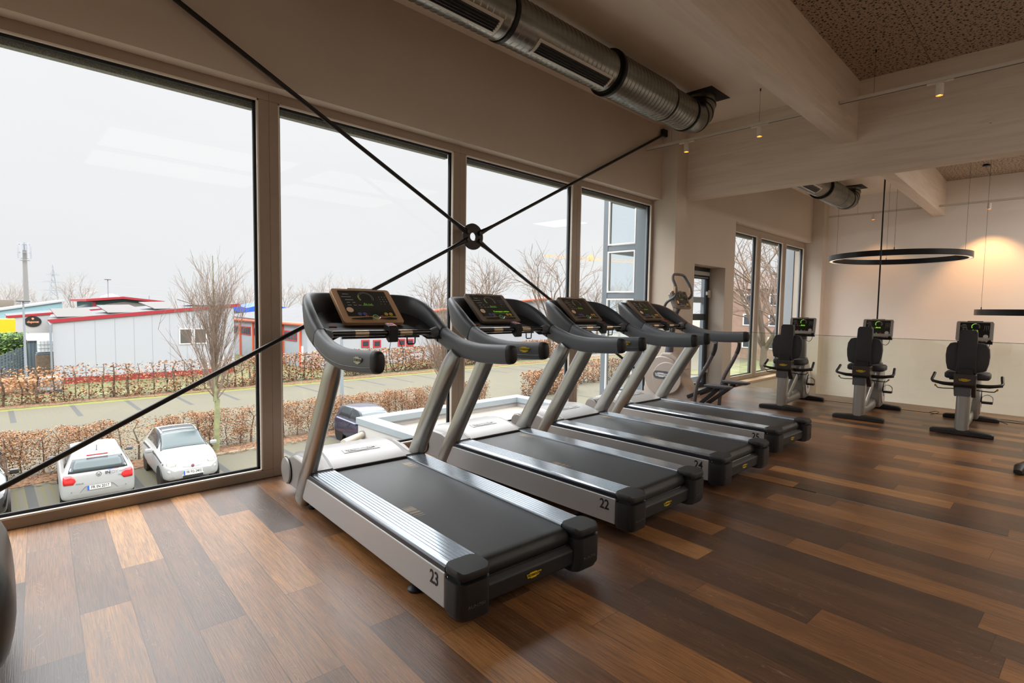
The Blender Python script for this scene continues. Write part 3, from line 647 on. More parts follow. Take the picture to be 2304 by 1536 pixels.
def treadmill():
    e = empty('treadmill'); hw = 0.465
    s = MB(); s.box(-0.42, 0.42, -0.04, 2.2, 0.075, 0.235); s.build('chassis', M_dark, e, smooth=0)
    for sg in (-1, 1):
        X = lambda q: sg*q
        a, b = sorted((X(hw), X(hw-0.03)))
        s = MB(); s.prism([(0.0, 0.08), (1.80, 0.075), (1.86, 0.13), (1.80, 0.245), (0.0, 0.248)], 'x', a, b); s.build('side_panel', M_silver, e, smooth=0, bevel=(0.006, 2))
        s = MB(); s.prism([(0.0, 0.246), (0.0, 0.276), (1.70, 0.276), (1.72, 0.246)], 'x', *sorted((X(hw-0.004), X(hw-0.03)))); tr = s.build('side_trim', M_trimd, e, smooth=0, bevel=(0.004, 1))
        # ribbed foot rail
        prof = []; x = 0.445; prof.append((x, 0.255))
        wr = 0.158; prof += [(0.447, 0.276), (0.440, 0.285)]
        for i in range(7):
            xx = 0.436-i*0.0215; prof += [(xx, 0.2865), (xx-0.0165, 0.2865), (xx-0.0175, 0.2815), (xx-0.0205, 0.2815)]
        prof += [(0.288, 0.2865), (0.286, 0.255)]
        s = MB(); s.prism([(X(q[0]), q[1]) for q in prof], 'y', 0.0, 1.69); s.build('foot_rail', M_rail, e, smooth=0)
        # rear end cap in two pieces
        o = rrect(0.185, 0.15, 0.045, cx=X(0.3775), cy=-0.055)
        s = MB(); s.rings([[(x_ if z > 0.08 else x_*0.97, y_ if z > 0.08 else -0.02+(y_+0.02)*0.9, z) for x_, y_ in o] for z in (0.058, 0.085, 0.222, 0.232)]); ec = s.build('end_cap', M_plast, e, smooth=30)
        o = rrect(0.180, 0.145, 0.04, cx=X(0.376), cy=-0.055)
        s = MB(); s.rings([[(X(0.376)+(x_-X(0.376))*k, -0.055+(y_+0.055)*k, z-(0.010 if y_ < -0.1 else 0)) for x_, y_ in o] for z, k in ((0.256, 0.97), (0.262, 1.0), (0.282, 1.0), (0.2905, 0.95))]); s.build('cap_lid', M_plast, ec, smooth=30)
        s = MB(); s.box(*sorted((X(0.450), X(0.300))), -0.105, -0.005, 0.228, 0.262); s.build('cap_gap', M_dark, ec, smooth=0)
        s = MB(); s.lathe([(0.004, 0), (0.004, 0.003)], c=(X(0.466), -0.03, 0.245), axis=(sg, 0, 0), n=8); s.build('screw', M_chrome, ec)
        # upright
        pts = spline([(X(0.432), 1.905, 0.045), (X(0.434), 1.84, 0.17), (X(0.438), 1.60, 0.57), (X(0.445), 1.36, 0.95), (X(0.452), 1.25, 1.12)], 6)
        s = MB(); s.sweep(pts, [(0.155, 0.098)]*(len(pts)-5)+[(0.152, 0.094), (0.145, 0.084), (0.136, 0.074), (0.124, 0.064), (0.11, 0.054)], n=24, power=2.2, up=(1, 0, 0)); s.build('upright', M_post, e)
        # leveller feet
        s = MB(); s.lathe([(0.028, 0.0), (0.030, 0.008), (0.014, 0.016), (0.011, 0.09)], c=(X(0.40), 1.80, 0), n=18); s.build('foot', M_dark, e)
        s = MB(); s.lathe([(0.042, 0.0), (0.044, 0.012), (0.030, 0.026), (0.014, 0.032), (0.012, 0.09)], c=(X(0.40), 0.36, 0), n=20); s.build('foot', M_dark, e)
    # belt
    r = 0.052; pr = [(1.74, 0.273), (0.0, 0.273)]+[(-0.005-r*math.sin(a)*1.15, 0.221+r*math.cos(a)) for a in [k*PI/10 for k in range(1, 11)]]+[(0.0, 0.15), (1.74, 0.15)]
    s = MB(); s.prism(pr, 'x', -0.284, 0.284); bl = s.build('running_belt', M_belt, e, smooth=40)
    s = MB()
    for k, (w_, y_) in enumerate(((0.006, 0), (0.012, 0.022), (0.026, 0.05), (0.034, 0.088), (0.020, 0.122), (0.008, 0.146), (0.004, 0.16))):
        z = 0.2734; x_ = -0.262; s.add([(x_, 0.60+y_, z), (x_+0.065, 0.60+y_, z), (x_+0.065, 0.60+y_+w_, z), (x_, 0.60+y_+w_, z)], [(0, 1, 2, 3)])
        x_ = 0.19; s.add([(x_, 1.42+y_, z), (x_+0.065, 1.42+y_, z), (x_+0.065, 1.42+y_+w_, z), (x_, 1.42+y_+w_, z)], [(0, 1, 2, 3)])
    s.build('belt_marking', pm('tan_belt_print', (150, 136, 116), 0.6) if 'tan_belt_print' not in bpy.data.materials else bpy.data.materials['tan_belt_print'], bl, smooth=0)
    # rear apron under the belt
    s = MB(); s.prism([(-0.062, 0.196), (-0.098, 0.172), (-0.094, 0.095), (-0.05, 0.066), (0.02, 0.066), (0.02, 0.19)], 'x', -0.288, 0.288); ap = s.build('rear_apron', M_plast, e, smooth=0, bevel=(0.008, 3))
    badge(ap, (0.0, -0.0975, 0.135), (1, 0, 0), (0, -0.05, 1), 0.098, 0.030)
    s = MB(); s.box(-0.288, 0.288, -0.072, -0.04, 0.196, 0.204); s.build('apron_lip', M_gloss, e, smooth=0)
    for sg in (-1, 1): put_text('model_lettering', 'RUN700', 0.018, pm('faint_print', (96, 90, 84), 0.5) if 'faint_print' not in bpy.data.materials else bpy.data.materials['faint_print'], e, (sg*0.378, -0.1315, 0.125), frame3((1, 0, 0), (0, 0, 1)), sx=1.5)
    # motor cover: loft along y
    st = [(1.685, 0.284, 0.455), (1.72, 0.300, 0.40), (1.80, 0.328, 0.385), (1.90, 0.350, 0.382), (2.00, 0.358, 0.39), (2.12, 0.349, 0.42), (2.22, 0.322, 0.43), (2.30, 0.272, 0.43), (2.345, 0.21, 0.43), (2.35, 0.14, 0.425), (2.30, 0.08, 0.41)]
    s = MB(); R_ = []
    for y, z, w in st:
        zb = 0.262 if y < 1.7 else 0.075 if y > 1.9 else 0.12
        zb = min(zb, z-0.01); prf = [(-w, zb), (-w, zb+(z-zb)*0.62), (-w*0.965, zb+(z-zb)*0.84), (-w*0.86, z-0.006), (-w*0.5, z), (0, z+0.003), (w*0.5, z), (w*0.86, z-0.006), (w*0.965, zb+(z-zb)*0.84), (w, zb+(z-zb)*0.62), (w, zb)]
        R_.append([(x, y, q) for x, q in prf])
    s.rings(R_); mc = s.build('motor_cover', M_cover, e, smooth=50)
    # raised centre panel on the cover
    s = MB(); R_ = []
    for y, z, w in st[0:8]:
        y2 = y-0.004; w2 = 0.30-0.05*(y-1.68); R_.append([(-w2, y2, z-0.004), (-w2*0.97, y2, z+0.009), (w2*0.97, y2, z+0.009), (w2, y2, z-0.004)])
    s.rings(R_); pn = s.build('cover_panel', M_coverl, mc, smooth=40)
    s = MB(); s.add([(-0.455, 1.682, 0.2870), (0.455, 1.682, 0.2870), (0.455, 1.694, 0.2965), (-0.455, 1.694, 0.2965)], [(0, 1, 2, 3)]); s.box(-0.455, 0.455, 1.676, 1.684, 0.27, 0.289); s.build('cover_seam', M_dark, mc, smooth=0)
    zc = 0.3545; frl = frame3((1, 0, 0), (0, 1, 0.22))
    s = MB(); s.obox((0, 1.865, zc-0.001), (0.29, 0.06, 0.003), frl); pl = s.build('cover_plate', M_cover, pn, smooth=0, bevel=(0.001, 1))
    badge(pl, (0.0, 1.865, zc+0.0012), (1, 0, 0), (0, 1, 0.22), 0.24, 0.038, col=M_whites, rim=M_trimd)
    for sg in (-1, 1):
        X = lambda q: sg*q
        s = MB(); s.lathe([(0.098, 0.0), (0.102, 0.010), (0.094, 0.018), (0.02, 0.019)], c=(X(0.428), 2.245, 0.178), axis=(sg, 0, 0), n=32); s.build('side_disc', M_cover, mc)
        s = MB(); s.lathe([(0.104, 0.0), (0.106, 0.006), (0.106, 0.008), (0.100, 0.009)], c=(X(0.428), 2.245, 0.178), axis=(sg, 0, 0), n=32); s.build('disc_seam', M_dark, mc)
        s = MB(); s.prism([(1.78, 0.085), (2.12, 0.07), (2.30, 0.085), (2.335, 0.17), (2.28, 0.26), (2.12, 0.315), (1.95, 0.31), (1.80, 0.27)], 'x', *sorted((X(0.36), X(0.428)))); s.build('cover_cheek', M_cover, mc, smooth=0, bevel=(0.012, 3))
    # grips and console shell
    HB = 0.468
    for sg in (-1, 1):
        X = lambda q: sg*q
        gp = spline([(X(HB), 0.665, 1.150), (X(HB+.006), 0.80, 1.142), (X(HB+.012), 1.02, 1.138), (X(HB+.012), 1.22, 1.160), (X(HB+.010), 1.38, 1.208), (X(HB+.006), 1.455, 1.240)], 6)
        n_ = len(gp); sz = [(0.074, 0.128+0.012*(i/(n_-1))) for i in range(n_)]
        s = MB(); s.sweep(gp, sz, n=26, power=2.6); gr = s.build('hand_grip', M_soft, e, smooth=50)
        ec = [(X(HB-.002), 0.615, 1.153), (X(HB-.001), 0.622, 1.153), (X(HB), 0.640, 1.152), (X(HB), 0.667, 1.150)]
        s = MB(); s.sweep(ec, [(0.040, 0.085), (0.058, 0.108), (0.071, 0.124), (0.0755, 0.1295)], n=26, power=2.6); s.build('grip_end_cap', M_dark, gr, smooth=50)
        s = MB(); s.sweep(gp[-2:], (0.0755, 0.1425), n=26, power=2.6) if False else s.sweep([(gp[-1][0], gp[-1][1]-0.002, gp[-1][2]-0.001), (gp[-1][0], gp[-1][1]+0.003, gp[-1][2]+0.0015)], (0.0765, 0.1435), n=26, power=2.6); s.build('joint_ring', M_dark, gr, smooth=50)
        sp_ = [(p[0]+sg*0.0345, p[1], p[2]-0.030) for p in gp]
        s = MB(); s.tube(sp_, 0.0035, 6); s.build('grip_seam', M_softd, gr)
        if sg < 0: badge(gr, (X(HB+.045), 0.80, 1.152), (0, -1, 0.02), (0, 0.02, 1), 0.105, 0.040)
    half = [(HB+.004, 1.462, 1.243, 0.078, 0.142, 0.0), (HB+.002, 1.56, 1.296, 0.080, 0.160, 0.02), (HB-.010, 1.66, 1.352, 0.080, 0.185, 0.05), (HB-.04, 1.76, 1.400, 0.076, 0.205, 0.12),
            (0.375, 1.85, 1.432, 0.066, 0.215, 0.22), (0.27, 1.905, 1.440, 0.055, 0.220, 0.28), (0.13, 1.93, 1.438, 0.050, 0.222, 0.30), (0.0, 1.935, 1.437, 0.050, 0.222, 0.30)]
    full = half + [(-x, y, z, w, h, t) for x, y, z, w, h, t in half[-2::-1]]
    cp = spline(full, 4)
    # the shell keeps one orientation: outward normal from the user's side
    s = MB(); s.sweep([(p[0], p[1], p[2]) for p in cp], [(p[3], p[4]) for p in cp], n=24, power=3.0, tilt=[p[5] for p in cp]); sh = s.build('console_shell', M_softd, e, smooth=50)
    # inner bowl: fills the U behind the display
    rows = []
    for k in range(9):
        q = k/8.0; row = []
        for i in range(len(cp)//2+1):
            p = cp[i]; f_ = q
            x = p[0]*(1-f_*0.02)-0.02*f_; row.append((p[0], p[1], p[2]))
        rows.append(row)
    s = MB(); top = []; bot = []
    for p in cp:
        x, y, z, w, h, t_ = p
        k = 1-0.10*(1 if abs(x) > 0.2 else 0.6)
        top.append((x*0.93, y-0.035, z-h*0.18)); bot.append((x*0.60, 1.50+(y-1.46)*0.42, 1.262+(z-1.24)*0.25))
    mid = [tuple((a*0.45+b*0.55) for a, b in zip(p, q)) for p, q in zip(top, bot)]
    mid = [(m_[0]*1.06, m_[1]+0.05, m_[2]-0.028) for m_ in mid]
    nn = len(top); vs_ = top+mid+bot; fs_ = []
    for i in range(nn-1):
        fs_ += [(i, i+1, nn+i+1, nn+i), (nn+i, nn+i+1, 2*nn+i+1, 2*nn+i)]
    fs_.append(tuple(range(2*nn, 3*nn)))
    s.add(vs_, fs_); ib = s.build('inner_bowl', M_dark, sh, smooth=60); so = ib.modifiers.new('thick', 'SOLIDIFY'); so.thickness = 0.012; so.offset = 0
    s = MB(); s.obox((-0.33, 1.585, 1.305), (0.05, 0.004, 0.035), frame3((0.9, -0.4, 0), (0.1, 0.3, 1))); s.build('warning_sticker', M_orange, ib, smooth=0)
    # display
    dtop, dbot = Vector((0, 1.880, 1.578)), Vector((0, 1.610, 1.335)); yv = (dtop-dbot); fr = frame3((1, 0, 0), yv); dc = (dtop+dbot)/2; H = yv.length
    dp = console(e, fr, dc, 0.47, H, M_bronze)
    badge(dp, dc+fr.col[0]*0.155-fr.col[1]*H*0.335+fr.col[2]*0.0016, fr.col[0], fr.col[1], 0.040, 0.011)
    s = MB(); s.obox(dc-fr.col[2]*0.09-fr.col[1]*0.03, (0.30, 0.20, 0.09), fr); s.build('display_back', M_dark, dp, smooth=0, bevel=(0.01, 2))
    # crossbar, pulse sensors, key clip, hook
    s = MB(); s.tube([(-0.455, 1.49, 1.262), (0.455, 1.49, 1.262)], 0.0215, 20); cb = s.build('crossbar', M_gloss, e)
    s = MB(); s.tube([(-0.30, 1.515, 1.232), (0.30, 1.515, 1.232)], 0.008, 10); s.build('lower_bar', M_gloss, cb)
    for a in (-0.17, 0.17):
        s = MB(); s.sweep([(a-0.05, 1.49, 1.262), (a+0.05, 1.49, 1.262)], (0.0445, 0.0445), n=20); s.build('pulse_sensor', M_chrome if False else pm('sensor_steel', (196, 176, 150), 0.25, 0.9) if 'sensor_steel' not in bpy.data.materials else bpy.data.materials['sensor_steel'], cb)
    for sg in (-1, 1):
        s = MB(); s.lathe([(0.046, 0), (0.040, 0.02), (0.028, 0.05), (0.023, 0.055)], c=(sg*0.43, 1.49, 1.258), axis=(-sg, 0, 0), n=20); s.build('bar_boss', M_soft, cb)
    s = MB(); s.prism([(1.455, 1.20), (1.448, 1.285), (1.462, 1.312), (1.53, 1.330), (1.545, 1.30), (1.525, 1.25), (1.505, 1.215), (1.48, 1.195)], 'x', 0.025, 0.095); kc = s.build('safety_key_holder', M_dark, cb, smooth=0, bevel=(0.006, 2))
    s = MB(); s.add([(0.032, 1.467, 1.3155), (0.088, 1.467, 1.3155), (0.088, 1.528, 1.3315), (0.032, 1.528, 1.3315)], [(0, 1, 2, 3), (3, 2, 1, 0)]); s.build('red_key', M_red, kc, smooth=0)
    put_text('key_lettering', 'STOP', 0.016, M_ink, kc, (0.06, 1.497, 1.3245), frame3((1, 0, 0), (0, 1, 0.26)))
    s = MB(); s.sweep([(0.19, 1.50, 1.235), (0.192, 1.50, 1.185), (0.198, 1.50, 1.178), (0.25, 1.50, 1.178), (0.256, 1.50, 1.185), (0.258, 1.50, 1.235)], (0.010, 0.010), n=8); s.box(0.175, 0.272, 1.49, 1.51, 1.228, 1.240); s.build('towel_hook', M_dark, cb)
    return e
T0 = treadmill()
NUMS = []
def place_treadmill(t, x, y, rz, num, label):
    """x, y: rear left bottom corner of the deck"""
    r = math.radians(rz); t.location = (x+0.465*math.cos(r), y-0.465*math.sin(r), 0); t.rotation_euler.z = -r
    tag(t, label, 'treadmill', 'treadmills lined up facing the windows')
    for c in t.children:
        if c.name.startswith('side_panel') and c.data.vertices[0].co.x < 0: pan = c
    put_text('number_sticker', num, 0.090, M_ink, pan, (-0.4662, 0.085, 0.190), frame3((0, -1, 0), (0, 0, 1)), bold=0.0016, sx=0.84, depth=0.0004)
tms = [T0]+[copy_tree(T0) for _ in range(3)]
for t, a in zip(tms, ((1.452, -2.70, 3.8, '23', 'nearest treadmill, numbered 23, with a thin cord looping below its crossbar'),
                      (2.835, -2.665, 1.3, '22', 'second treadmill from the camera, numbered 22, green lettering lit on its screen'),
                      (4.145, -2.655, 0.8, '24', 'third treadmill of the row, numbered 24, with the red key clip'),
                      (5.545, -2.565, 2.3, '25', 'farthest treadmill of the row, numbered 25, beside the wall column'))):
    place_treadmill(t, *a)
M_bez2 = pm('dull_brown_bezel', (126, 114, 102), 0.36, 0.4)
for t in tms[1:]:
    for c in t.children:
        if c.name.startswith('display'): c.material_slots[0].link = 'OBJECT'; c.material_slots[0].material = M_bez2
M_pale = pm('glare_pale_badge', (176, 172, 150), 0.35, 0.4)  # reflection on the yellow badge, painted in as a paler colour
for c in tms[0].children_recursive:
    if c.name.startswith('logo_badge') and c.parent.name.startswith('hand_grip'): c.material_slots[0].link = 'OBJECT'; c.material_slots[0].material = M_pale
cbar = [c for c in tms[0].children if c.name.startswith('crossbar')][0]
s = MB(); s.tube(spline([(0.045, 1.47, 1.21), (0.02, 1.45, 1.12), (0.03, 1.44, 1.03), (0.08, 1.44, 0.985), (0.125, 1.45, 1.03), (0.135, 1.46, 1.14), (0.10, 1.49, 1.24)], 8), 0.0022, 6); s.build('safety_cord', M_dark, cbar)
dsp = [c for c in tms[1].children if c.name.startswith('display')][0]
yv = Vector((0, 0.235, 0.243)); fr = frame3((1, 0, 0), yv)
put_text('lit_lettering', 'Trainingsart wählen', 0.020, M_greenl, dsp, Vector((0.05, 1.7275, 1.4565))-fr.col[1]*0.055+fr.col[2]*0.0035, fr, sx=1.2, depth=0.0003)

# ================================================================== recumbent bikes
M_upol = pm('black_upholstery', (52, 52, 56), 0.62, bump=(350, 0.3)); M_bikesil = pm('bike_silver_shroud', (150, 148, 144), 0.36, 0.4)
M_bikegr = pm('bike_grey_plastic', (84, 86, 92), 0.45); M_brown = pm('brown_black_carriage', (58, 50, 46), 0.42)
M_ytip = pm('amber_lever_tip', (196, 150, 60), 0.4)
def bike():
    e = empty('recumbent_bike')
    for y, w, nm in ((0.0, 0.60, 'rear_foot_bar'), (1.33, 0.60, 'front_foot_bar')):
        s = MB(); R_ = []
        for x, h, d in ((-w/2, 0.045, 0.085), (-w/2+0.03, 0.058, 0.105), (-0.08, 0.072, 0.115), (0.08, 0.072, 0.115), (w/2-0.03, 0.058, 0.105), (w/2, 0.045, 0.085)):
            R_.append([(x, y-d/2, 0.004), (x, y-d/2, h*0.8), (x, y-d/2+0.012, h), (x, y+d/2-0.012, h), (x, y+d/2, h*0.8), (x, y+d/2, 0.004)])
        s.rings(R_); s.build(nm, M_plast, e, smooth=40, bevel=(0.004, 2))
    o = rrect(0.135, 0.17, 0.045)
    s = MB(); s.rings([[(x*k, y*k2+yo, z) for x, y in o] for z, k, k2, yo in ((0.06, 1.0, 1.0, 0.03), (0.10, 0.98, .95, 0.03), (0.48, 1.0, 0.95, 0.06), (0.50, 0.9, 0.9, 0.06))]); s.build('seat_post', M_bikesil, e, smooth=40)
    s = MB(); o2 = rrect(0.155, 0.11, 0.03); s.rings([[(x-0.01, y+0.03, z+0.10*(y+0.06)) for x, y in o2] for z in (0.475, 0.49, 0.555, 0.565)]); s.build('post_cap', M_bikegr, e, smooth=40)
    # lower spine and diagonal
    s = MB(); s.sweep([(0, 0.08, 0.13), (0, 0.35, 0.11), (0, 0.75, 0.12), (0, 1.05, 0.16)], [(0.12, 0.13), (0.11, 0.11), (0.12, 0.13), (0.13, 0.2)], n=18, power=3); s.build('spine', M_bikesil, e)
    s = MB(); s.sweep([(0, 0.20, 0.14), (0, 0.50, 0.32), (0, 0.80, 0.50)], [(0.10, 0.14), (0.10, 0.13), (0.10, 0.13)], n=18, power=3); s.build('diagonal_beam', M_bikesil, e)
    s = MB(); s.sweep([(0, 0.70, 0.44), (0, 0.86, 0.535)], (0.115, 0.15), n=18, power=3); s.build('beam_cap', M_bikegr, e)
    # seat rail (inclined) and carriage
    s = MB(); s.sweep([(0, 0.06, 0.56), (0, 0.86, 0.50)], [(0.085, 0.06), (0.085, 0.06)], n=12, power=4); s.build('seat_track', M_bikegr, e)
    s = MB(); s.prism([(0.03, 0.735), (0.20, 0.735), (0.33, 0.63), (0.30, 0.50), (0.18, 0.44), (0.13, 0.50), (0.035, 0.60)], 'x', -0.105, 0.105); cg = s.build('seat_carriage', M_brown, e, smooth=0, bevel=(0.012, 2))
    badge(cg, (0.0, 0.0275, 0.665), (1, 0, 0), (0, 0, 1), 0.115, 0.030)
    s = MB(); s.box(-0.07, 0.07, 0.06, 0.13, 0.70, 0.80); s.build('back_bracket', M_dark, cg, smooth=0, bevel=(0.006,))
    # seat pad
    s = MB(); o = rrect(0.44, 0.40, 0.09, cy=0.43); s.rings([[(x*k, 0.43+(y-0.43)*k, z) for x, y in o] for z, k in ((0.655, 0.94), (0.67, 1.0), (0.715, 1.0), (0.735, 0.93), (0.738, 0.6))]); s.build('seat_pad', M_upol, e, smooth=50)
    # backrest: broad lower pad and narrow upper spine pad
    s = MB()
    wp = [(-0.185, 0.775), (-0.205, 0.86), (-0.212, 0.95), (-0.205, 1.04), (-0.175, 1.10), (-0.13, 1.112), (0.13, 1.112), (0.175, 1.10), (0.205, 1.04), (0.212, 0.95), (0.205, 0.86), (0.185, 0.775), (0.08, 0.742), (-0.08, 0.742)]
    cy_ = 0.93
    s.rings([[(x*k, 0.18+d+0.10*(z-0.75), cy_+(z-cy_)*k) for x, z in wp] for d, k in ((-0.035, 0.90), (-0.025, 0.98), (0.02, 1.0), (0.035, 0.93))]); bk = s.build('backrest', M_upol, e, smooth=45, bevel=(0.006, 2))
    np_ = [(-0.098, 0.735), (-0.086, 1.24), (-0.07, 1.268), (0.07, 1.268), (0.086, 1.24), (0.098, 0.735)]
    s = MB(); s.rings([[(x*k, 0.165+d+0.10*(z-0.75), 1.0+(z-1.0)*k) for x, z in np_] for d, k in ((-0.062, 0.93), (-0.052, 1.0), (0.03, 1.0), (0.042, 0.95))]); s.build('head_pad', M_upol, bk, smooth=45, bevel=(0.008, 3))
    for x, z in ((-0.065, 1.235), (0.065, 1.235), (-0.165, 1.07), (0.165, 1.07), (-0.17, 0.79), (0.17, 0.79)):
        s = MB(); yy = 0.165-0.062+0.10*(z-0.75) if abs(x) < 0.1 else 0.18-0.034+0.10*(z-0.75); s.lathe([(0.006, 0.003), (0.006, -0.003)], c=(x, yy, z), axis=(0, 1, 0), n=8); s.build('screw', M_dark, bk)
    # side grips
    for sg in (-1, 1):
        X = lambda q: sg*q
        s = MB(); s.tube(spline([(X(0.09), 0.18, 0.60), (X(0.20), 0.17, 0.598), (X(0.30), 0.19, 0.61), (X(0.335), 0.25, 0.625), (X(0.330), 0.34, 0.665), (X(0.325), 0.40, 0.70)], 6), 0.0165, 12); g_ = s.build('side_grip', M_gloss if False else M_dark, e)
        s = MB(); s.tube([(X(0.09), 0.24, 0.575), (X(0.22), 0.25, 0.578), (X(0.335), 0.30, 0.60)], 0.0145, 12); s.build('lower_grip_bar', M_dark, g_)
        s = MB(); s.tube([(X(0.08), 0.22, 0.535), (X(0.22), 0.20, 0.528), (X(0.27), 0.20, 0.532), (X(0.285), 0.205, 0.55)], 0.006, 8); lv = s.build('seat_lever', M_dark, e)
        s = MB(); s.lathe([(0.009, 0), (0.011, 0.012), (0.008, 0.028)], c=(X(0.287), 0.205, 0.545), axis=(X(0.5), 0, 1), n=10); s.build('lever_tip', M_ytip, lv)
        # crank and pedal
        up = sg > 0
        cx, cy__, cz = X(0.09), 1.02, 0.44; py, pz = (0.96, 0.60) if sg < 0 and False else ((0.93, 0.31) if sg > 0 else (1.10, 0.58))
        s = MB(); s.bar((X(0.105), cy__, cz), (X(0.115), py, pz), 0.014, 0.026, up=(1, 0, 0)); ck = s.build('crank_arm', M_dark, e, smooth=0, bevel=(0.003,))
        s = MB(); s.box(*sorted((X(0.125), X(0.235))), py-0.045, py+0.045, pz-0.016, pz+0.010); pd = s.build('pedal', M_dark, e, smooth=0, bevel=(0.005,))
        s = MB(); s.sweep(spline([(X(0.125), py, pz+0.01), (X(0.130), py, pz+0.07), (X(0.18), py, pz+0.10), (X(0.23), py, pz+0.07), (X(0.235), py, pz+0.01)], 6), (0.05, 0.005), n=8, power=5, up=(1, 0, 0) if False else (0, 0, 1)); s.build('pedal_strap', M_dark, pd)
    # drive housing
    hp = [(0.86, 0.10), (0.84, 0.30), (0.90, 0.56), (0.98, 0.66), (1.12, 0.68), (1.20, 0.56), (1.27, 0.36), (1.30, 0.16), (1.22, 0.07), (1.0, 0.06)]
    s = MB(); s.rings([[(x, 1.07+(y-1.07)*k, 0.36+(z-0.36)*k) for y, z in hp] for x, k in ((-0.10, 0.90), (-0.085, 1.0), (0.085, 1.0), (0.10, 0.90))]); hs = s.build('drive_housing', M_bikesil, e, smooth=40, bevel=(0.012, 3))
    for sg in (-1, 1):
        s = MB(); o = [(1.07+0.15*math.cos(2*PI*i/28), 0.33+0.21*math.sin(2*PI*i/28)) for i in range(28)]
        s.rings([[(sg*d, 1.07+(y-1.07)*k, 0.33+(z-0.33)*k) for y, z in o] for d, k in ((0.095, 1.0), (0.112, 0.97), (0.113, 0.6))]); dd = s.build('side_disc', M_silver, hs, smooth=40)
        s = MB(); o = [(1.07+0.05*math.cos(2*PI*i/20), 0.34+0.12*math.sin(2*PI*i/20)) for i in range(20)]
        s.rings([[(sg*d, y, z) for y, z in o] for d in (0.11, 0.116)]); s.build('side_emblem', M_bikegr, dd)
        s = MB(); o = [(1.07+0.028*math.cos(2*PI*i/20), 0.34+0.09*math.sin(2*PI*i/20)) for i in range(20)]
        s.rings([[(sg*d, y, z) for y, z in o] for d in (0.115, 0.118)]); s.build('emblem_centre', M_whites, dd)
    # mast and console
    s = MB(); s.rings([[(x*k, y*k2+yo, z) for x, y in rrect(0.20, 0.22, 0.07)] for z, k, k2, yo in ((0.60, 0.9, 0.95, 1.10), (0.66, 0.9, 0.9, 1.10), (0.72, 0.72, 0.62, 1.09))]); s.build('mast_collar', M_bikegr, e, smooth=50)
    s = MB(); s.sweep([(0, 1.09, 0.70), (0, 1.07, 0.90), (0, 1.06, 1.09)], [(0.125, 0.11), (0.125, 0.105), (0.115, 0.10)], n=20, power=3, up=(0, 1, 0)); s.build('mast', M_bikesil, e)
    s = MB(); s.sweep([(0, 1.06, 1.02), (0, 1.06, 1.11)], (0.130, 0.112), n=20, power=3, up=(0, 1, 0)); s.build('mast_band', M_bikegr, e)
    s = MB(); s.tube([(-0.17, 1.0, 1.085), (0.19, 1.0, 1.085)], 0.017, 14); hb = s.build('console_handlebar', M_dark, e)
    s = MB(); s.lathe([(0.024, -0.02), (0.03, 0.0), (0.024, 0.02)], c=(0.165, 0.975, 1.10), axis=(0, 1, 0.3), n=14); s.build('bar_knob', M_dark, hb)
    s = MB(); s.tube(spline([(0.165, 0.98, 1.08), (0.15, 0.98, 1.02), (0.11, 1.0, 0.99), (0.06, 1.02, 1.01)], 6), 0.004, 6); s.build('console_cable', M_dark, hb)
    fr = frame3((1, 0, 0), (0, 0.28, 1)); console(e, fr, (0.0, 1.03, 1.240), 0.385, 0.265, M_silver, name='display', keys=True, tray=False, lit=M_whites)
    s = MB(); s.obox((0, 1.075, 1.20), (0.24, 0.20, 0.06), frame3((1, 0, 0), (0, 0.28, 1))); s.build('display_back', M_dark, e, smooth=0, bevel=(0.01, 2))
    return e
B0 = bike(); bikes = [B0, copy_tree(B0), copy_tree(B0)]
for b, (x, y, rz, lab) in zip(bikes, ((8.50, -1.70, -90+4, 'recumbent bike in front of the far windows, leftmost of the three'),
                                      (8.50, -2.70, -90+2, 'middle recumbent bike, below the black vertical pole'),
                                      (8.42, -3.80, -90+1.5, 'recumbent bike nearest the right edge, low pedal strap showing at its left'))):
    b.location = (x, y, 0); b.rotation_euler.z = math.radians(rz); tag(b, lab, 'exercise bike', 'recumbent bikes facing the glass balustrade')
for i, (pts, lab) in enumerate(((((9.78, -3.32), (9.86, -3.40), (9.98, -3.36), (9.96, -3.28)), 'thin black power cable curling by the front bar of the right bike'), (((9.70, -4.15), (9.80, -4.05), (9.92, -4.2), (9.9, -4.6)), 'thin black power cable on the floor at the right edge'))):
    s = MB(); s.tube([(a, b, 0.004+c) for (a, b), c in zip(spline([q for q in pts], 8), [0.03*math.sin(k*PI/24) for k in range(25)])], 0.004, 6); tag(s.build('power_cable', M_dark), lab, 'cable')

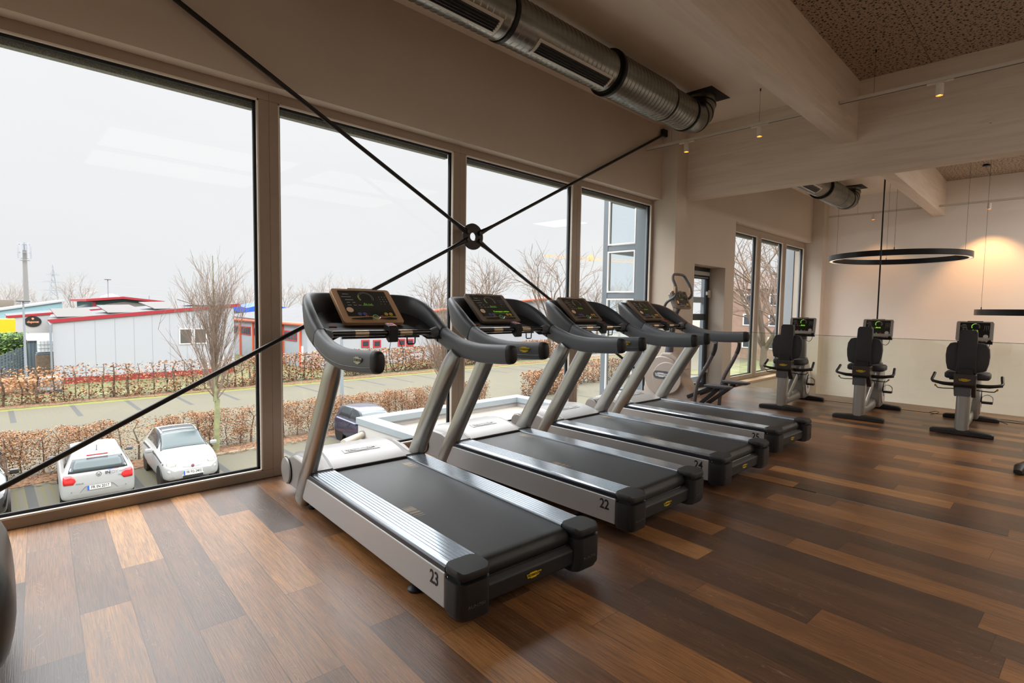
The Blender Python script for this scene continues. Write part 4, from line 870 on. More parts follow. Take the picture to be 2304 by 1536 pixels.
# ================================================================== elliptical trainer by the column
def elliptical():
    e = empty('elliptical_trainer', (7.22, -0.52, 0), 0, 'beige and grey elliptical trainer with curved arms beside the wall column', 'elliptical trainer')
    M_bei = pm('beige_shroud', (178, 166, 156), 0.42); M_arm = pm('grey_swing_arm', (112, 108, 110), 0.35, 0.5)
    for y in (0.22, -1.30):
        s = MB(); s.sweep([(-0.28, y, 0.035), (0.28, y, 0.035)], (0.09, 0.06), n=14, power=4); s.build('foot_bar', M_plast, e)
    s = MB(); s.sweep([(0, 0.2, 0.10), (0, -0.6, 0.10), (0, -1.3, 0.07)], [(0.18, 0.14), (0.16, 0.12), (0.12, 0.08)], n=14, power=4); s.build('base_beam', M_bei, e)
    pr = [(0.30, 0.12), (0.30, 0.30), (0.22, 0.52), (0.05, 0.62), (-0.15, 0.60), (-0.32, 0.46), (-0.46, 0.26), (-0.54, 0.08), (0.25, 0.06)]
    s = MB(); s.rings([[(x, -0.1+(y+0.1)*k, 0.32+(z-0.32)*k) for y, z in pr] for x, k in ((-0.16, 0.92), (-0.14, 1.0), (0.14, 1.0), (0.16, 0.92))]); hs = s.build('drive_shroud', M_bei, e, smooth=40, bevel=(0.015, 3))
    cy_, cz = -0.02, 0.50
    s = MB(); s.lathe([(0.285, 0), (0.29, 0.03), (0.275, 0.05), (0.02, 0.055)], c=(-0.15, cy_, cz), axis=(-1, 0, 0), n=40); dc = s.build('flywheel_cover', M_bei, e)
    s = MB(); s.lathe([(0.225, 0), (0.23, 0.012), (0.22, 0.02), (0.02, 0.02)], c=(-0.20, cy_-0.10, cz-0.02), axis=(-1, 0, 0), n=40); s.build('cover_ring', M_bei, dc)
    s = MB(); o = rrect(0.27, 0.115, 0.057, cx=0, cy=0); s.rings([[(-0.222-d, cy_-0.02-a, cz+0.02+b) for a, b in o] for d in (0, 0.004)]); pl = s.build('logo_plate', M_bikegr, dc, smooth=30)
    badge(pl, (-0.2268, cy_-0.02, cz+0.02), (0, -1, 0), (0, 0, 1), 0.21, 0.06, col=M_whites)
    s = MB(); s.prism([(0.10, 0.62), (0.12, 0.74), (0.02, 0.84), (-0.12, 0.84), (-0.25, 0.74), (-0.32, 0.60)], 'x', -0.13, 0.13); s.build('top_housing', M_bei, e, smooth=0, bevel=(0.03, 4))
    # mast, console
    s = MB(); s.sweep([(0, -0.02, 0.78), (0, -0.05, 1.10), (0, -0.12, 1.42), (0, -0.16, 1.50)], [(0.12, 0.12), (0.09, 0.08), (0.07, 0.065), (0.07, 0.06)], n=16, power=3); s.build('mast', M_soft, e)
    fr = frame3((1, 0, 0.0), (0, 0.42, 1)); dp = console(e, fr, (0.0, -0.20, 1.61), 0.42, 0.27, M_bez2)
    s = MB(); s.obox(Vector((0, -0.15, 1.60)), (0.36, 0.22, 0.08), fr); s.build('display_back', M_bikesil, dp, smooth=0, bevel=(0.015, 3))
    # fixed horn handle
    hp = spline([(-0.05, -0.10, 1.40), (-0.16, -0.02, 1.44), (-0.22, -0.08, 1.56), (-0.225, -0.22, 1.66), (-0.215, -0.22, 1.78), (-0.20, -0.16, 1.90), (-0.14, -0.14, 1.965), (0, -0.14, 1.975)], 5)
    hp2 = hp+[(-x, y, z) for x, y, z in hp[-2::-1]]
    s = MB(); s.tube(hp2, 0.019, 14); hh = s.build('horn_handle', M_soft, e)
    for sg in (-1, 1):
        s = MB(); s.tube([(sg*0.2215, -0.222, 1.70), (sg*0.216, -0.215, 1.79)], 0.0205, 14); s.build('pulse_sensor', M_bronze, hh)
    # swing arms and pedals
    for sg, dy in ((-1, 0.0), (1, 0.08)):
        X = sg*0.31
        ap = spline([(X, -0.60, 0.06), (X, -0.61, 0.25), (X, -0.65, 0.50), (X*0.98, -0.77, 0.74), (X*0.95, -0.85, 0.92), (X*0.92, -0.865, 1.02)], 6)
        ap = [(x, y-dy*0.9, z) for x, y, z in ap]
        s = MB(); s.sweep(ap, (0.038, 0.052), n=14); ar = s.build('swing_arm', M_arm, e)
        s = MB(); s.sweep(ap[-9:], (0.044, 0.058), n=14); s.build('arm_grip', M_softd, ar)
        s = MB(); s.sweep([(X*0.62, -0.35-dy*0.3, 1.19), (X*0.66, -0.62-dy*0.5, 1.12), (X*0.9, -0.88-dy*0.6, 1.03)], [(0.05, 0.035), (0.045, 0.04), (0.03, 0.03)], n=12); s.build('upper_link', M_soft, ar)
        py = -0.86-dy*1.2; pz = 0.46+0.02*sg
        o = [(0.075, 0.17), (0.085, 0.05), (0.075, -0.14), (0.04, -0.19), (-0.04, -0.19), (-0.075, -0.14), (-0.085, 0.05), (-0.075, 0.17)]
        s = MB(); s.rings([[(sg*0.16+a*k, py+b*k, pz+d) for a, b in o] for d, k in ((-0.025, 0.85), (-0.01, 1), (0.012, 1.0), (0.015, 0.9))]); pd = s.build('foot_pedal', M_bikegr, e, smooth=30, bevel=(0.004,))
        s = MB(); s.bar((sg*0.14, py, pz-0.03), (sg*0.15, -0.56, 0.12), 0.05, 0.05); s.bar((sg*0.14, py+0.10, pz-0.03), (sg*0.16, -0.42, 0.24), 0.03, 0.05); s.build('pedal_link', M_dark, pd, smooth=0, bevel=(0.006,))
    return e
elliptical()
# parts of two more machines cut by the frame's edges
e = empty('spin_bike', (-0.138, -1.62, 0), 0, 'dark rounded machine housing cut off by the left edge of the picture', 'exercise bike')
s = MB(); s.rings([[(x*k, y*k2, z) for x, y in rrect(0.42, 1.0, 0.19)] for z, k, k2 in ((0.07, 0.70, .8), (0.14, 0.82, .9), (0.30, 0.94, 1), (0.42, 0.90, .95), (0.52, 0.68, .8), (0.56, 0.4, .6))]); s.build('housing', pm('dark_pewter_shroud', (70, 70, 68), 0.35, 0.3), e, smooth=60, subsurf=1)
for y in (-0.42, 0.42):
    s = MB(); s.sweep([(-0.20, y, 0.035), (0.14, y, 0.035)], (0.09, 0.068), n=12, power=4); s.build('foot_bar', M_plast, e)
s = MB(); s.sweep([(0, -0.4, 0.06), (0, 0.4, 0.06)], (0.10, 0.06), n=12, power=4); s.build('frame_beam', M_plast, e)
e = empty('rowing_machine', (6.80, -4.55, 0), 0, 'black machine foot just entering the picture at the right edge', 'exercise machine')
s = MB(); s.sweep([(-0.12, 0.17, 0.03), (-0.02, 0.16, 0.045), (0.2, 0.10, 0.045), (0.5, 0.0, 0.03)], [(0.06, 0.045), (0.09, 0.08), (0.10, 0.085), (0.07, 0.05)], n=14, power=3); s.build('foot_bar', M_plast, e)
s = MB(); s.sweep([(0.2, 0.10, 0.06), (0.25, -0.5, 0.3), (0.3, -1.2, 0.35)], (0.09, 0.09), n=12, power=4); s.build('frame_beam', M_plast, e)

# ================================================================== outdoors
G = -4.2
FPX = 1212.62
def PT(u, v, Y):
    d = F*FPX + R2*(u-1152) - U2*(v-768); t = (Y-EYE.y)/d.y; return EYE+d*t
rnd = random.Random(5)
# ---- ground
def paving_mat():
    m, t, b = newmat('mossy_paving'); g = NG(t)
    geo = g.n('ShaderNodeNewGeometry'); sp = g.n('ShaderNodeSeparateXYZ'); g.link(geo.outputs['Position'], sp.inputs[0]); X, Y = sp.outputs[0], sp.outputs[1]
    fx = g.math('FRACT', g.math('DIVIDE', g.math('ADD', X, 0.05), 0.205)); line = g.math('LESS_THAN', g.math('ABSOLUTE', g.math('SUBTRACT', fx, 0.5)), 0.10)
    fy = g.math('FRACT', g.math('DIVIDE', Y, 0.105)); cr_ = g.math('LESS_THAN', g.math('ABSOLUTE', g.math('SUBTRACT', fy, 0.5)), 0.07)
    n1 = g.noise(geo.outputs['Position'], 0.35, 4); n2 = g.noise(geo.outputs['Position'], 14, 3)
    base = g.mix(n1, lin((80, 77, 65)), lin((94, 89, 74))); base = g.mix(g.math('MULTIPLY', n2, 0.35), base, lin((66, 62, 54)))
    moss = g.mix(n2, lin((96, 92, 40)), lin((80, 76, 38)))
    c = g.mix(g.math('MULTIPLY', line, g.ramp(n1, [(0.3, (0.35,)*3), (0.65, (0.95,)*3)])), base, moss)
    c = g.mix(g.math('MULTIPLY', cr_, 0.3), c, lin((84, 80, 66)))
    # dark bay-marking stones, one column every 2.5 m, in two bands
    bx = g.math('FRACT', g.math('DIVIDE', g.math('SUBTRACT', X, 0.55), 2.45)); bay = g.math('LESS_THAN', g.math('ABSOLUTE', g.math('SUBTRACT', bx, 0.1)), 0.045)
    yb = g.math('ADD', g.math('LESS_THAN', Y, 18.0), g.math('GREATER_THAN', Y, 29.2))
    c = g.mix(g.math('MULTIPLY', g.math('MULTIPLY', bay, yb), 0.8), c, lin((52, 54, 56)))
    ed = g.math('MULTIPLY', g.math('GREATER_THAN', Y, 33.05), g.ramp(n2, [(0.3, (0.3,)*3), (0.6, (1,)*3)]))
    c = g.mix(ed, c, lin((112, 112, 34)))
    g.link(c, b.inputs['Base Color']); b.inputs['Roughness'].default_value = 0.85
    return m
s = MB(); s.box(-60, 150, 0.3, 33.7, G-0.3, G); struct('ground_paving', s, paving_mat(), smooth=0)
M_grass = pm('winter_grass', (92, 92, 58), 0.9, var=(0.8, 0.45), bump=(20, 0.6)); M_litter = pm('leaf_litter', (118, 88, 64), 0.9, var=(9, 0.4), bump=(30, 0.8))
s = MB(); s.box(-60, 45, 33.7, 60, G-0.3, G+0.02); s.box(-60, 150, -40, 0.25, G-0.4, G-0.1); s.box(45, 150, 0.3, 20, G-0.3, G+0.03); struct('ground_grass', s, M_grass, smooth=0)
s = MB(); s.box(-200, 600, 60, 700, G-0.4, G-0.02); s.box(45, 150, 33.7, 60, G-0.3, G+0.01); struct('ground_far', s, pm('far_ground', (112, 108, 98), 0.9, var=(0.05, 0.2)), smooth=0)
def litter(name, x0, x1, y0, y1, label, n=2600, sd=1):
    r = random.Random(sd); s = MB(); K = int((x1-x0)/0.35); lo = []; hi = []
    for i in range(K+1):
        x = x0+(x1-x0)*i/K; lo.append((x, y0+r.uniform(-.18, .12), G+0.012)); hi.append((x, y1, G+0.05))
    s.add(lo+hi, [(i, i+1, K+1+i+1, K+1+i) for i in range(K)])
    for i in range(n):
        x, y = r.uniform(x0, x1), r.uniform(y0-0.35, y1); a = r.uniform(0, PI); d = r.uniform(.03, .06); c, q = math.cos(a)*d, math.sin(a)*d; z = G+0.05+r.uniform(0, .03)
        s.add([(x-c, y-q, z), (x+q*.5, y-c*.5, z+r.uniform(0, .03)), (x+c, y+q, z+.01), (x-q*.5, y+c*.5, z)], [(0, 1, 2, 3)])
    o = s.build(name, M_litter, smooth=0, fixn=False); return tag(o, label, 'fallen leaves', kind='stuff')
litter('leaf_litter', -4, 21.5, 17.35, 18.3, 'brown fallen leaves along the foot of the nearer hedge', 3000, 2)
litter('leaf_litter', -6, 60, 33.75, 34.6, 'brown fallen leaves along the foot of the farther hedge', 5000, 3)
s = MB(); s.box(5.1, 8.0, 17.28, 17.36, G, G+0.05); s.box(7.94, 8.02, 17.3, 17.9, G, G+0.05); o = s.build('kerb_stone', pm('concrete_kerb', (150, 144, 124), 0.8), smooth=0); tag(o, 'low concrete kerb around the tree pit at the hedge', 'kerb')

# ---- beech hedges
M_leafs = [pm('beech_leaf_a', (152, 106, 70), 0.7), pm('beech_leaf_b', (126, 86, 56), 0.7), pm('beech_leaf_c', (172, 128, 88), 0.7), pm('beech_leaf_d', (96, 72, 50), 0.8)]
M_bark = pm('grey_brown_bark', (98, 84, 70), 0.85, bump=(30, 0.6), var=(6, 0.25)); M_mossy = pm('mossy_green_bark', (128, 130, 92), 0.85, bump=(30, 0.6), var=(5, 0.3)); M_twig = pm('brown_twigs', (122, 104, 90), 0.85)
def hedge(name, x0, x1, yc, dep, h, nleaf, ls, label, gaps=(), stems=0.5, density=lambda x, z: 1.0, sd=1, skew=0.0):
    r = random.Random(sd); e = empty(name, ((x0+x1)/2, yc, G), 0, label, 'hedge'); ox = (x0+x1)/2
    s = MB(); k = 0
    while k < nleaf:
        x = r.uniform(x0, x1); z = r.uniform(0.03, h+0.05*math.sin(x*5)); side = r.random(); y = (r.random()**0.5 if side < .5 else -(r.random()**0.5))*dep/2
        if z > h*0.9: y = r.uniform(-dep/2, dep/2)
        nz = noise.noise(Vector((x*1.6, y*1.5, z*1.8+sd*9)))
        if nz < -0.18 and r.random() < 0.75: continue
        if r.random() > density(x, z/h): continue
        k += 1; d = ls*r.uniform(0.6, 1.3); a, b = r.uniform(0, 2*PI), r.uniform(-1, 1)
        u = Vector((math.cos(a), math.sin(a), b*0.7)).normalized()*d; w = u.cross(Vector((r.uniform(-1, 1), r.uniform(-1, 1), r.uniform(-1, 1)))).normalized()*d*0.55
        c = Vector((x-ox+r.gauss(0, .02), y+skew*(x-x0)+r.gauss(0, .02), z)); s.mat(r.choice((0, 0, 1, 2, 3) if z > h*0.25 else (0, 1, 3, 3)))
        s.add([c-u, c+w, c+u, c-w], [(0, 1, 2, 3)])
    lf = s.build('leaves', M_leafs, e, smooth=0, fixn=False); lf['kind'] = 'stuff'
    s = MB(); x = x0+0.2
    while x < x1:
        yb = skew*(x-x0); p = [(x-ox, yb, 0), (x-ox+r.uniform(-.08, .08), yb+r.uniform(-.1, .1), h*0.4), (x-ox+r.uniform(-.14, .14), yb+r.uniform(-.12, .12), h*0.72), (x-ox+r.uniform(-.12, .12), yb, h*0.97)]
        w0 = r.uniform(.022, .05)*(1.6 if h > 1.8 else 1); s.tube(p, [w0, w0*.8, w0*.6, w0*.35], 5)
        for q in range(9):
            z = r.uniform(.25, .95)*h; a = r.uniform(0, 2*PI); L = r.uniform(.2, .5)
            s.tube([(x-ox, yb, z), (x-ox+math.cos(a)*L, yb+math.sin(a)*L*.5, z+r.uniform(0, .25))], [w0*.3, w0*.12], 4)
        x += stems*r.uniform(.7, 1.3)
    st = s.build('stems', M_bark, e, smooth=60, fixn=False); st['kind'] = 'stuff'
    return e
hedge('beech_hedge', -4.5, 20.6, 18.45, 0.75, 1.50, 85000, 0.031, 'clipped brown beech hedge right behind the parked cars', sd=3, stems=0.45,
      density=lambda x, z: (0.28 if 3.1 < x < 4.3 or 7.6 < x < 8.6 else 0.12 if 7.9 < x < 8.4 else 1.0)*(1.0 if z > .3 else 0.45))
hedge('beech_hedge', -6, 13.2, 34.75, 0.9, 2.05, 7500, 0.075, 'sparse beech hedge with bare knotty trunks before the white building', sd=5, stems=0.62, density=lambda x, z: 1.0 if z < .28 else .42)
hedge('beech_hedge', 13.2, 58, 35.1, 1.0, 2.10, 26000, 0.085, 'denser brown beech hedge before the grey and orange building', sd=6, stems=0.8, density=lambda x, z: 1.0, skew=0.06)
hedge('beech_hedge', 24.6, 29.4, 19.2, 1.0, 1.6, 7000, 0.06, 'short block of beech hedge beyond the flat annex roof', sd=8, stems=0.5)
hedge('beech_hedge', 31.0, 43, 21.0, 1.0, 1.7, 7000, 0.07, 'beech hedge seen just left of the glazed stair bay', sd=9, stems=0.6)

# ---- bare trees
def limb(s, p, d, L, r0, r1, rr, up=0.0, wob=0.25, n=4, k=5):
    pts = [Vector(p)]; d = Vector(d).normalized()
    for i in range(n):
        d = (d+Vector((rr.gauss(0, wob), rr.gauss(0, wob), rr.gauss(0, wob)*.6+up))*0.35).normalized(); pts.append(pts[-1]+d*L/n)
    rad = [r0+(r1-r0)*i/n for i in range(n+1)]
    s.tube(pts, rad, k, cap=False); return pts, d
def bare_tree(name, loc, H, label, style='round', sd=1, spread=1.0, trunk=0.17, bark=None, lv=4, cat='tree', twig=0.012):
    r = random.Random(sd); e = empty(name, loc, 0, label, cat)
    s = MB(); s2 = MB()
    if style == 'column':
        limb(s, (0, 0, 0), (0, 0, 1), H*0.27, trunk, trunk*.8, r, n=3, k=9, wob=.04); base = H*0.25
        s.tube([(0, 0, H*0.26), (0.02, 0, H*0.5), (0, 0.02, H*0.8), (0, 0, H)], [trunk*.75, trunk*.45, trunk*.2, .012], 7)
        for i in range(62):
            a = r.uniform(0, 2*PI); z0 = base+(r.random()**1.7)*H*0.42; out = (.12+.75*r.random()**1.3)*spread; L = (H-z0)*r.uniform(.62, .95)*(1.0-.42*out)
            d = Vector((math.cos(a)*out, math.sin(a)*out, 1)); pts, dd = limb(s2, (0, 0, z0), d, L, .017*(1-z0/H)+.010, .004, r, up=.10, wob=.10, n=5, k=4)
            for q in range(9):
                p = pts[r.randint(1, 5)]; dv = (dd+Vector((r.gauss(0, .4), r.gauss(0, .4), .25))).normalized(); pp, d3 = limb(s2, p, dv, r.uniform(.4, 1.3), .007, .003, r, up=.15, n=3, k=3)
                for w in range(2): limb(s2, pp[1+w], (d3+Vector((r.gauss(0, .5), r.gauss(0, .5), .2))), r.uniform(.2, .6), .005, .002, r, n=2, k=3)
    else:
        fork = H*(0.26 if style == 'round' else 0.34); limb(s, (0, 0, 0), (0, 0, 1), fork, trunk, trunk*.8, r, n=3, k=9, wob=.05)
        def rec(p, d, L, rad, lev):
            tgt = s if lev >= lv-1 else s2
            pts, dd = limb(tgt, p, d, L, rad, rad*.55, r, up=.10 if lev > 1 else .03, wob=.22, n=4, k=6 if lev >= lv-1 else 4 if lev > 1 else 3)
            if lev == 0: return
            m = 4 if lev > 1 else 5
            for i in range(m):
                p2 = pts[r.choice((2, 3, 4)) if i else 4]; a = r.uniform(0, 2*PI); o = dd.orthogonal().normalized(); o.rotate(Matrix.Rotation(a, 3, dd))
                d2 = (dd+o*r.uniform(.35, .95)*spread).normalized(); rec(p2, d2, L*r.uniform(.52, .78), max(rad*.5, twig*.6), lev-1)
        m = 6
        for i in range(m):
            a = 2*PI*i/m+r.uniform(-.3, .3); o = r.uniform(.35, .85)*spread if i else .08; rec((0, 0, fork*r.uniform(.86, 1)), (math.cos(a)*o, math.sin(a)*o, 1), H*.30*r.uniform(.85, 1.15), trunk*.5, lv-1)
    s.build('trunk', bark or M_bark, e, smooth=60, fixn=False); b = s2.build('branches', M_twig, e, smooth=60, fixn=False); b['kind'] = 'stuff'
    return e
bare_tree('columnar_tree', (6.2, 17.9, G), 7.45, 'slender bare columnar tree with a mossy trunk beside the white hatchback', 'column', 2, 1.0, 0.115, M_mossy)
bare_tree('columnar_tree', (17.2, 18.2, G), 6.2, 'bare columnar tree growing behind the nearest treadmill uprights', 'column', 4, 1.0, 0.10, M_mossy)
def at_px(u, Y): p = PT(u, 700, Y); return (p.x, p.y, G)
bare_tree('bare_tree', at_px(992, 44), 11.0, 'bare spreading tree left of the second window mullion', 'round', 11, 1.0, .20)
bare_tree('bare_tree', at_px(1095, 40), 12.6, 'bare spreading tree directly below the bracing hub plate', 'round', 12, 1.0, .22)
bare_tree('bare_tree', at_px(1238, 37), 14.6, 'tall bare tree near the third mullion with the crane behind it', 'round', 13, 1.0, .24)
bare_tree('bare_tree', at_px(1345, 42), 11.0, 'bare tree partly hidden by the glazed stair bay', 'round', 14, 1.0, .2)
bare_tree('bare_tree', PT(1722, 700, 8.5).xy.to_3d()+Vector((0, 0, G)), 13.5, 'large bare tree filling the far windows beyond the door', 'round', 15, 1.1, .24, lv=4, twig=.008)
bare_tree('bare_tree', PT(1782, 700, 7.5).xy.to_3d()+Vector((0, 0, G)), 11.5, 'smaller bare tree at the rightmost far window', 'round', 16, 1.1, .2, lv=4, twig=.008)
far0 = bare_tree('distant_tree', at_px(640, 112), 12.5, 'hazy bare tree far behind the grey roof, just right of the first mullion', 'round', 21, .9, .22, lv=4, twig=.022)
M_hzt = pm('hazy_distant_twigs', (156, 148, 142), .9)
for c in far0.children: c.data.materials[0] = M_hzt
names = [(690, 118, 1.0, 'hazy bare tree behind the grey roof, left of the nearest treadmill console'), (738, 115, 1.15, 'hazy bare tree whose crown rises left of the nearest console'), (782, 122, 1.2, 'hazy bare tree just above the nearest treadmill console'),
         (545, 105, .9, 'hazy bare tree behind the blue tarpaulins, left of the first mullion'), (522, 120, .8, 'faint bare tree right of the columnar tree crown'), (172, 120, .95, 'hazy bare tree right of the light blue building'), (15, 140, .9, 'hazy bare tree left of the antenna mast'),
         (38, 150, .8, 'hazy bare tree beside the antenna mast foot'), (92, 150, .75, 'hazy bare tree between the mast and the pylon'), (140, 145, .6, 'low bare tree right of the pylon'), (880, 120, .8, 'hazy bare tree between the two nearest consoles'), (1150, 70, .75, 'bushy bare tree low between the two hub-side trees'),
         (1395, 60, 1.1, 'bare tree seen through the glazed stair bay'), (1190, 62, .7, 'low bushy tree behind the third treadmill console'), (1440, 75, 1.0, 'hazy bare tree at the right behind the stair bay glass')]
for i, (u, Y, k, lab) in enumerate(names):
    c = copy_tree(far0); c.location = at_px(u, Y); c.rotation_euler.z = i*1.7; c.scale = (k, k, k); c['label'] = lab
for o in [o for o in scene.objects if o.name.startswith('distant_tree')]: o['group'] = 'hazy trees on the horizon'

# ---- buildings
M_wpan = pm('white_metal_panel', (166, 168, 173), 0.5); M_redf = pm('red_fascia', (150, 36, 46), 0.45); M_redb = pm('red_plinth', (138, 48, 42), 0.6)
M_solar = pm('solar_panel', (64, 60, 56), 0.4, var=(2, 0.1)); M_gwall = pm('grey_cladding', (150, 156, 162), 0.6); M_orng = pm('orange_steel', (206, 100, 70), 0.5)
M_groof = pm('pale_grey_roof', (84, 84, 86), 0.7, var=(1.5, 0.12)); M_winr = pm('red_window_frame', (176, 50, 52), 0.5); M_dglass = pm('dark_outdoor_pane', (52, 58, 66), 0.15); M_lblue = pm('light_blue_cladding', (134, 166, 174), 0.6)
M_tarp = pm('blue_tarpaulin', (38, 84, 176), 0.5); M_brick = pm('brown_brick', (138, 112, 98), 0.8, var=(2, 0.15)); M_tile = pm('brown_tile_roof', (92, 74, 66), 0.8, var=(3, 0.15)); M_conc = pm('pale_concrete', (128, 126, 124), 0.8)
def slab(mb, quad, nrm, t):
    """quad extruded by t along nrm"""
    q = [Vector(p) for p in quad]; n = Vector(nrm).normalized()*t; mb.rings([q, [p+n for p in q]])
# white building with red fascia
e = empty('workshop_building', (3.25, 43, G), 0, 'long white panelled building with a red roof edge and solar panels', 'building'); o0 = Vector((3.25, 43, G))
def L_(x, y, z): return Vector((x, y, z))-o0
s = MB(); slab(s, [L_(3.25, 43, -3.75), L_(14.6, 43, -3.75), L_(14.6, 43, 1.25), L_(3.25, 43, 0.0)], (0, 1, 0), 0.3)
slab(s, [L_(14.6, 43.3, -4.2), L_(14.6, 61, -4.2), L_(14.6, 61, 1.25), L_(14.6, 43.3, 1.25)], (-1, 0, 0), .3); slab(s, [L_(3.27, 43.3, -4.2), L_(4.6, 60, -4.2), L_(4.6, 60, 0), L_(3.27, 43.3, 0)], (1, 0, 0), .3); wl_ = s.build('wall', M_wpan, e, smooth=0)
s = MB()
for i in range(1, 10): x = 3.25+i*1.135; s.box(x-3.25-.012, x-3.25+.012, -.006, .01, .45, 4.2+0.11*(x-3.25)-.1)
s.build('panel_joints', pm('panel_joint_grey', (140, 142, 146), .6), wl_, smooth=0)
s = MB(); slab(s, [L_(3.2, 42.96, -4.2), L_(14.62, 42.96, -4.2), L_(14.62, 42.96, -3.75), L_(3.2, 42.96, -3.75)], (0, 1, 0), .3); s.build('plinth', M_redb, e, smooth=0)
s = MB(); slab(s, [L_(3.0, 42.9, -.02), L_(15.1, 42.9, 1.28), L_(15.1, 42.9, 1.50), L_(3.0, 42.9, .22)], (0, 1, 0), .25); s.build('fascia', M_redf, e, smooth=0)
s = MB(); slab(s, [L_(3.0, 43, .16), L_(15, 43, 1.44), L_(15, 61.5, 1.44), L_(4.4, 61.5, .16)], (0, 0, 1), .08); rf = s.build('roof', M_groof, e, smooth=0)
for i in range(4):
    x = 3.5+i*2.85; z = .25+(x-3.0)*.107; s = MB()
    slab(s, [L_(x, 43.4, z+.05), L_(x+2.35, 43.4, z+.10), L_(x+2.3, 50, z+.62), L_(x+.1, 50, z+.55)], (0, 0, 1), .06); s.build('solar_panel', M_solar, rf, smooth=0)
for x0, nm in ((10.72, 'window'), (11.72, 'window')):
    s = MB(); s.box(x0-3.25-.06, x0-3.25+.86, -.05, .0, -1.72-G, -.48-G); w = s.build(nm, M_whites, e, smooth=0)
    s = MB(); s.box(x0-3.25+.02, x0-3.25+.78, -.065, -.04, -1.62-G, -.56-G); s.build('pane', pm('reflecting_pane', (88, 84, 80), .12) if 'reflecting_pane' not in bpy.data.materials else bpy.data.materials['reflecting_pane'], w, smooth=0)
s = MB(); s.tube([L_(3.12, 42.9, -4.1), L_(3.12, 42.9, -.1), L_(3.0, 42.95, .1)], .07, 8); s.build('downpipe', M_alu, e)
# warehouse with the oval sign
e = empty('warehouse_building', (1.45, 62, G), 0, 'pale warehouse with a black oval sign behind the white building', 'building'); o0 = Vector((1.45, 62, G))
s = MB(); slab(s, [L_(1.45, 62, G), L_(9.2, 62, G), L_(9.2, 62, .80), L_(1.45, 62, -.04)], (0, 1, 0), .3); slab(s, [L_(1.45, 62.3, G), L_(1.45, 69, G), L_(1.45, 69, -.04), L_(1.45, 62.3, -.04)], (1, 0, 0), .3); s.build('wall', M_wpan, e, smooth=0)
s = MB(); slab(s, [L_(1.35, 61.9, -.10), L_(9.3, 61.9, .76), L_(9.3, 61.9, .94), L_(1.35, 61.9, .10)], (0, 1, 0), .3); s.build('fascia', M_redf, e, smooth=0)
s = MB(); slab(s, [L_(1.4, 62, .0), L_(9.2, 62, .85), L_(9.2, 69, .95), L_(1.4, 69, .10)], (0, 0, 1), .08); s.build('roof', M_groof, e, smooth=0)
s = MB(); s.box(4.25-1.45, 5.3-1.45, -.05, 0, .3, 2.05); s.build('gate', M_whites, e, smooth=0)
s = MB(); n_ = 40; s.rings([[Vector((3.16-1.45+.60*math.cos(2*PI*i/n_), -y, -.42-G+.50*math.sin(2*PI*i/n_))) for i in range(n_)] for y in (0, .06)]); sg_ = s.build('oval_sign', M_ink, e, smooth=0)
M_sgn = pm('orange_sign_lettering', (224, 150, 110), .5); FR = frame3((1, 0, 0), (0, 0, 1))
put_text('sign_lettering', 'clupovet', .30, M_sgn, sg_, (3.16-1.45, -.065, -.46-G), FR, bold=.006, sx=.80)
put_text('sign_lettering', 'naturkost für tiere', .085, M_sgn, sg_, (3.16-1.45, -.065, -.70-G), FR, bold=.002, sx=.8) if False else None
s = MB(); s.lathe([(.09, 0), (.09, .01)], c=(3.16-1.45, -.06, -.16-G), axis=(0, -1, 0), n=16); s.build('sign_emblem', M_sgn, sg_)
# light blue building, red roofed hall
e = empty('light_blue_building', (-6, 85, G), 0, 'light blue building with a slanted pale roof edge', 'building'); o0 = Vector((-6, 85, G))
s = MB(); slab(s, [L_(-6, 85, G), L_(7.1, 85, G), L_(7.1, 85, 1.40), L_(-6, 85, -1.2)], (0, 1, 0), 12); s.build('wall', M_lblue, e, smooth=0)
s = MB(); slab(s, [L_(-6.2, 84.8, -1.24), L_(7.4, 84.8, 1.46), L_(7.4, 84.8, 1.66), L_(-6.2, 84.8, -1.04)], (0, 1, 0), 13); s.build('roof', M_wpan, e, smooth=0)
e = empty('red_roofed_hall', (8.3, 70, G), 0, 'hall with a low red gable roof and dark green front', 'building'); o0 = Vector((8.3, 70, G))
s = MB(); slab(s, [L_(8.5, 70, G), L_(14.8, 70, G), L_(14.8, 70, 1.5), L_(11.2, 70, 1.8), L_(8.5, 70, 1.5)], (0, 1, 0), 14); s.build('wall', pm('dark_green_front', (44, 86, 76), .6), e, smooth=0)
s = MB(); slab(s, [L_(9.0, 69.95, G), L_(14.1, 69.95, G), L_(14.1, 69.95, .9), L_(13.2, 69.95, 1.35), L_(11.4, 69.95, 1.55), L_(9.7, 69.95, 1.25), L_(9.0, 69.95, .8)], (0, 1, 0), .04); s.build('front_panel', pm('grey_front_panel', (128, 126, 120), .6), e, smooth=0)
s = MB(); slab(s, [L_(7.9, 69.4, 1.52), L_(11.2, 69.4, 1.86), L_(11.2, 69.4, 2.12), L_(7.9, 69.4, 1.78)], (0, 1, 0), 15); slab(s, [L_(11.2, 69.4, 1.86), L_(15.2, 69.4, 1.46), L_(15.2, 69.4, 1.68), L_(11.2, 69.4, 2.12)], (0, 1, 0), 15); s.build('roof', M_redf, e, smooth=0)
s = MB(); s.box(.2, .45, -.2, .1, 0, 5.7); s.box(6.3, 6.5, -.2, .1, 0, 5.7); s.build('post', M_redf, e, smooth=0)
s = MB(); slab(s, [L_(6.0, 72, -.2), L_(8.4, 72, -.2), L_(8.4, 72, 1.3), L_(6.0, 72, .3)], (0, 1, 0), .2); s.build('side_wing', M_gwall, e, smooth=0)
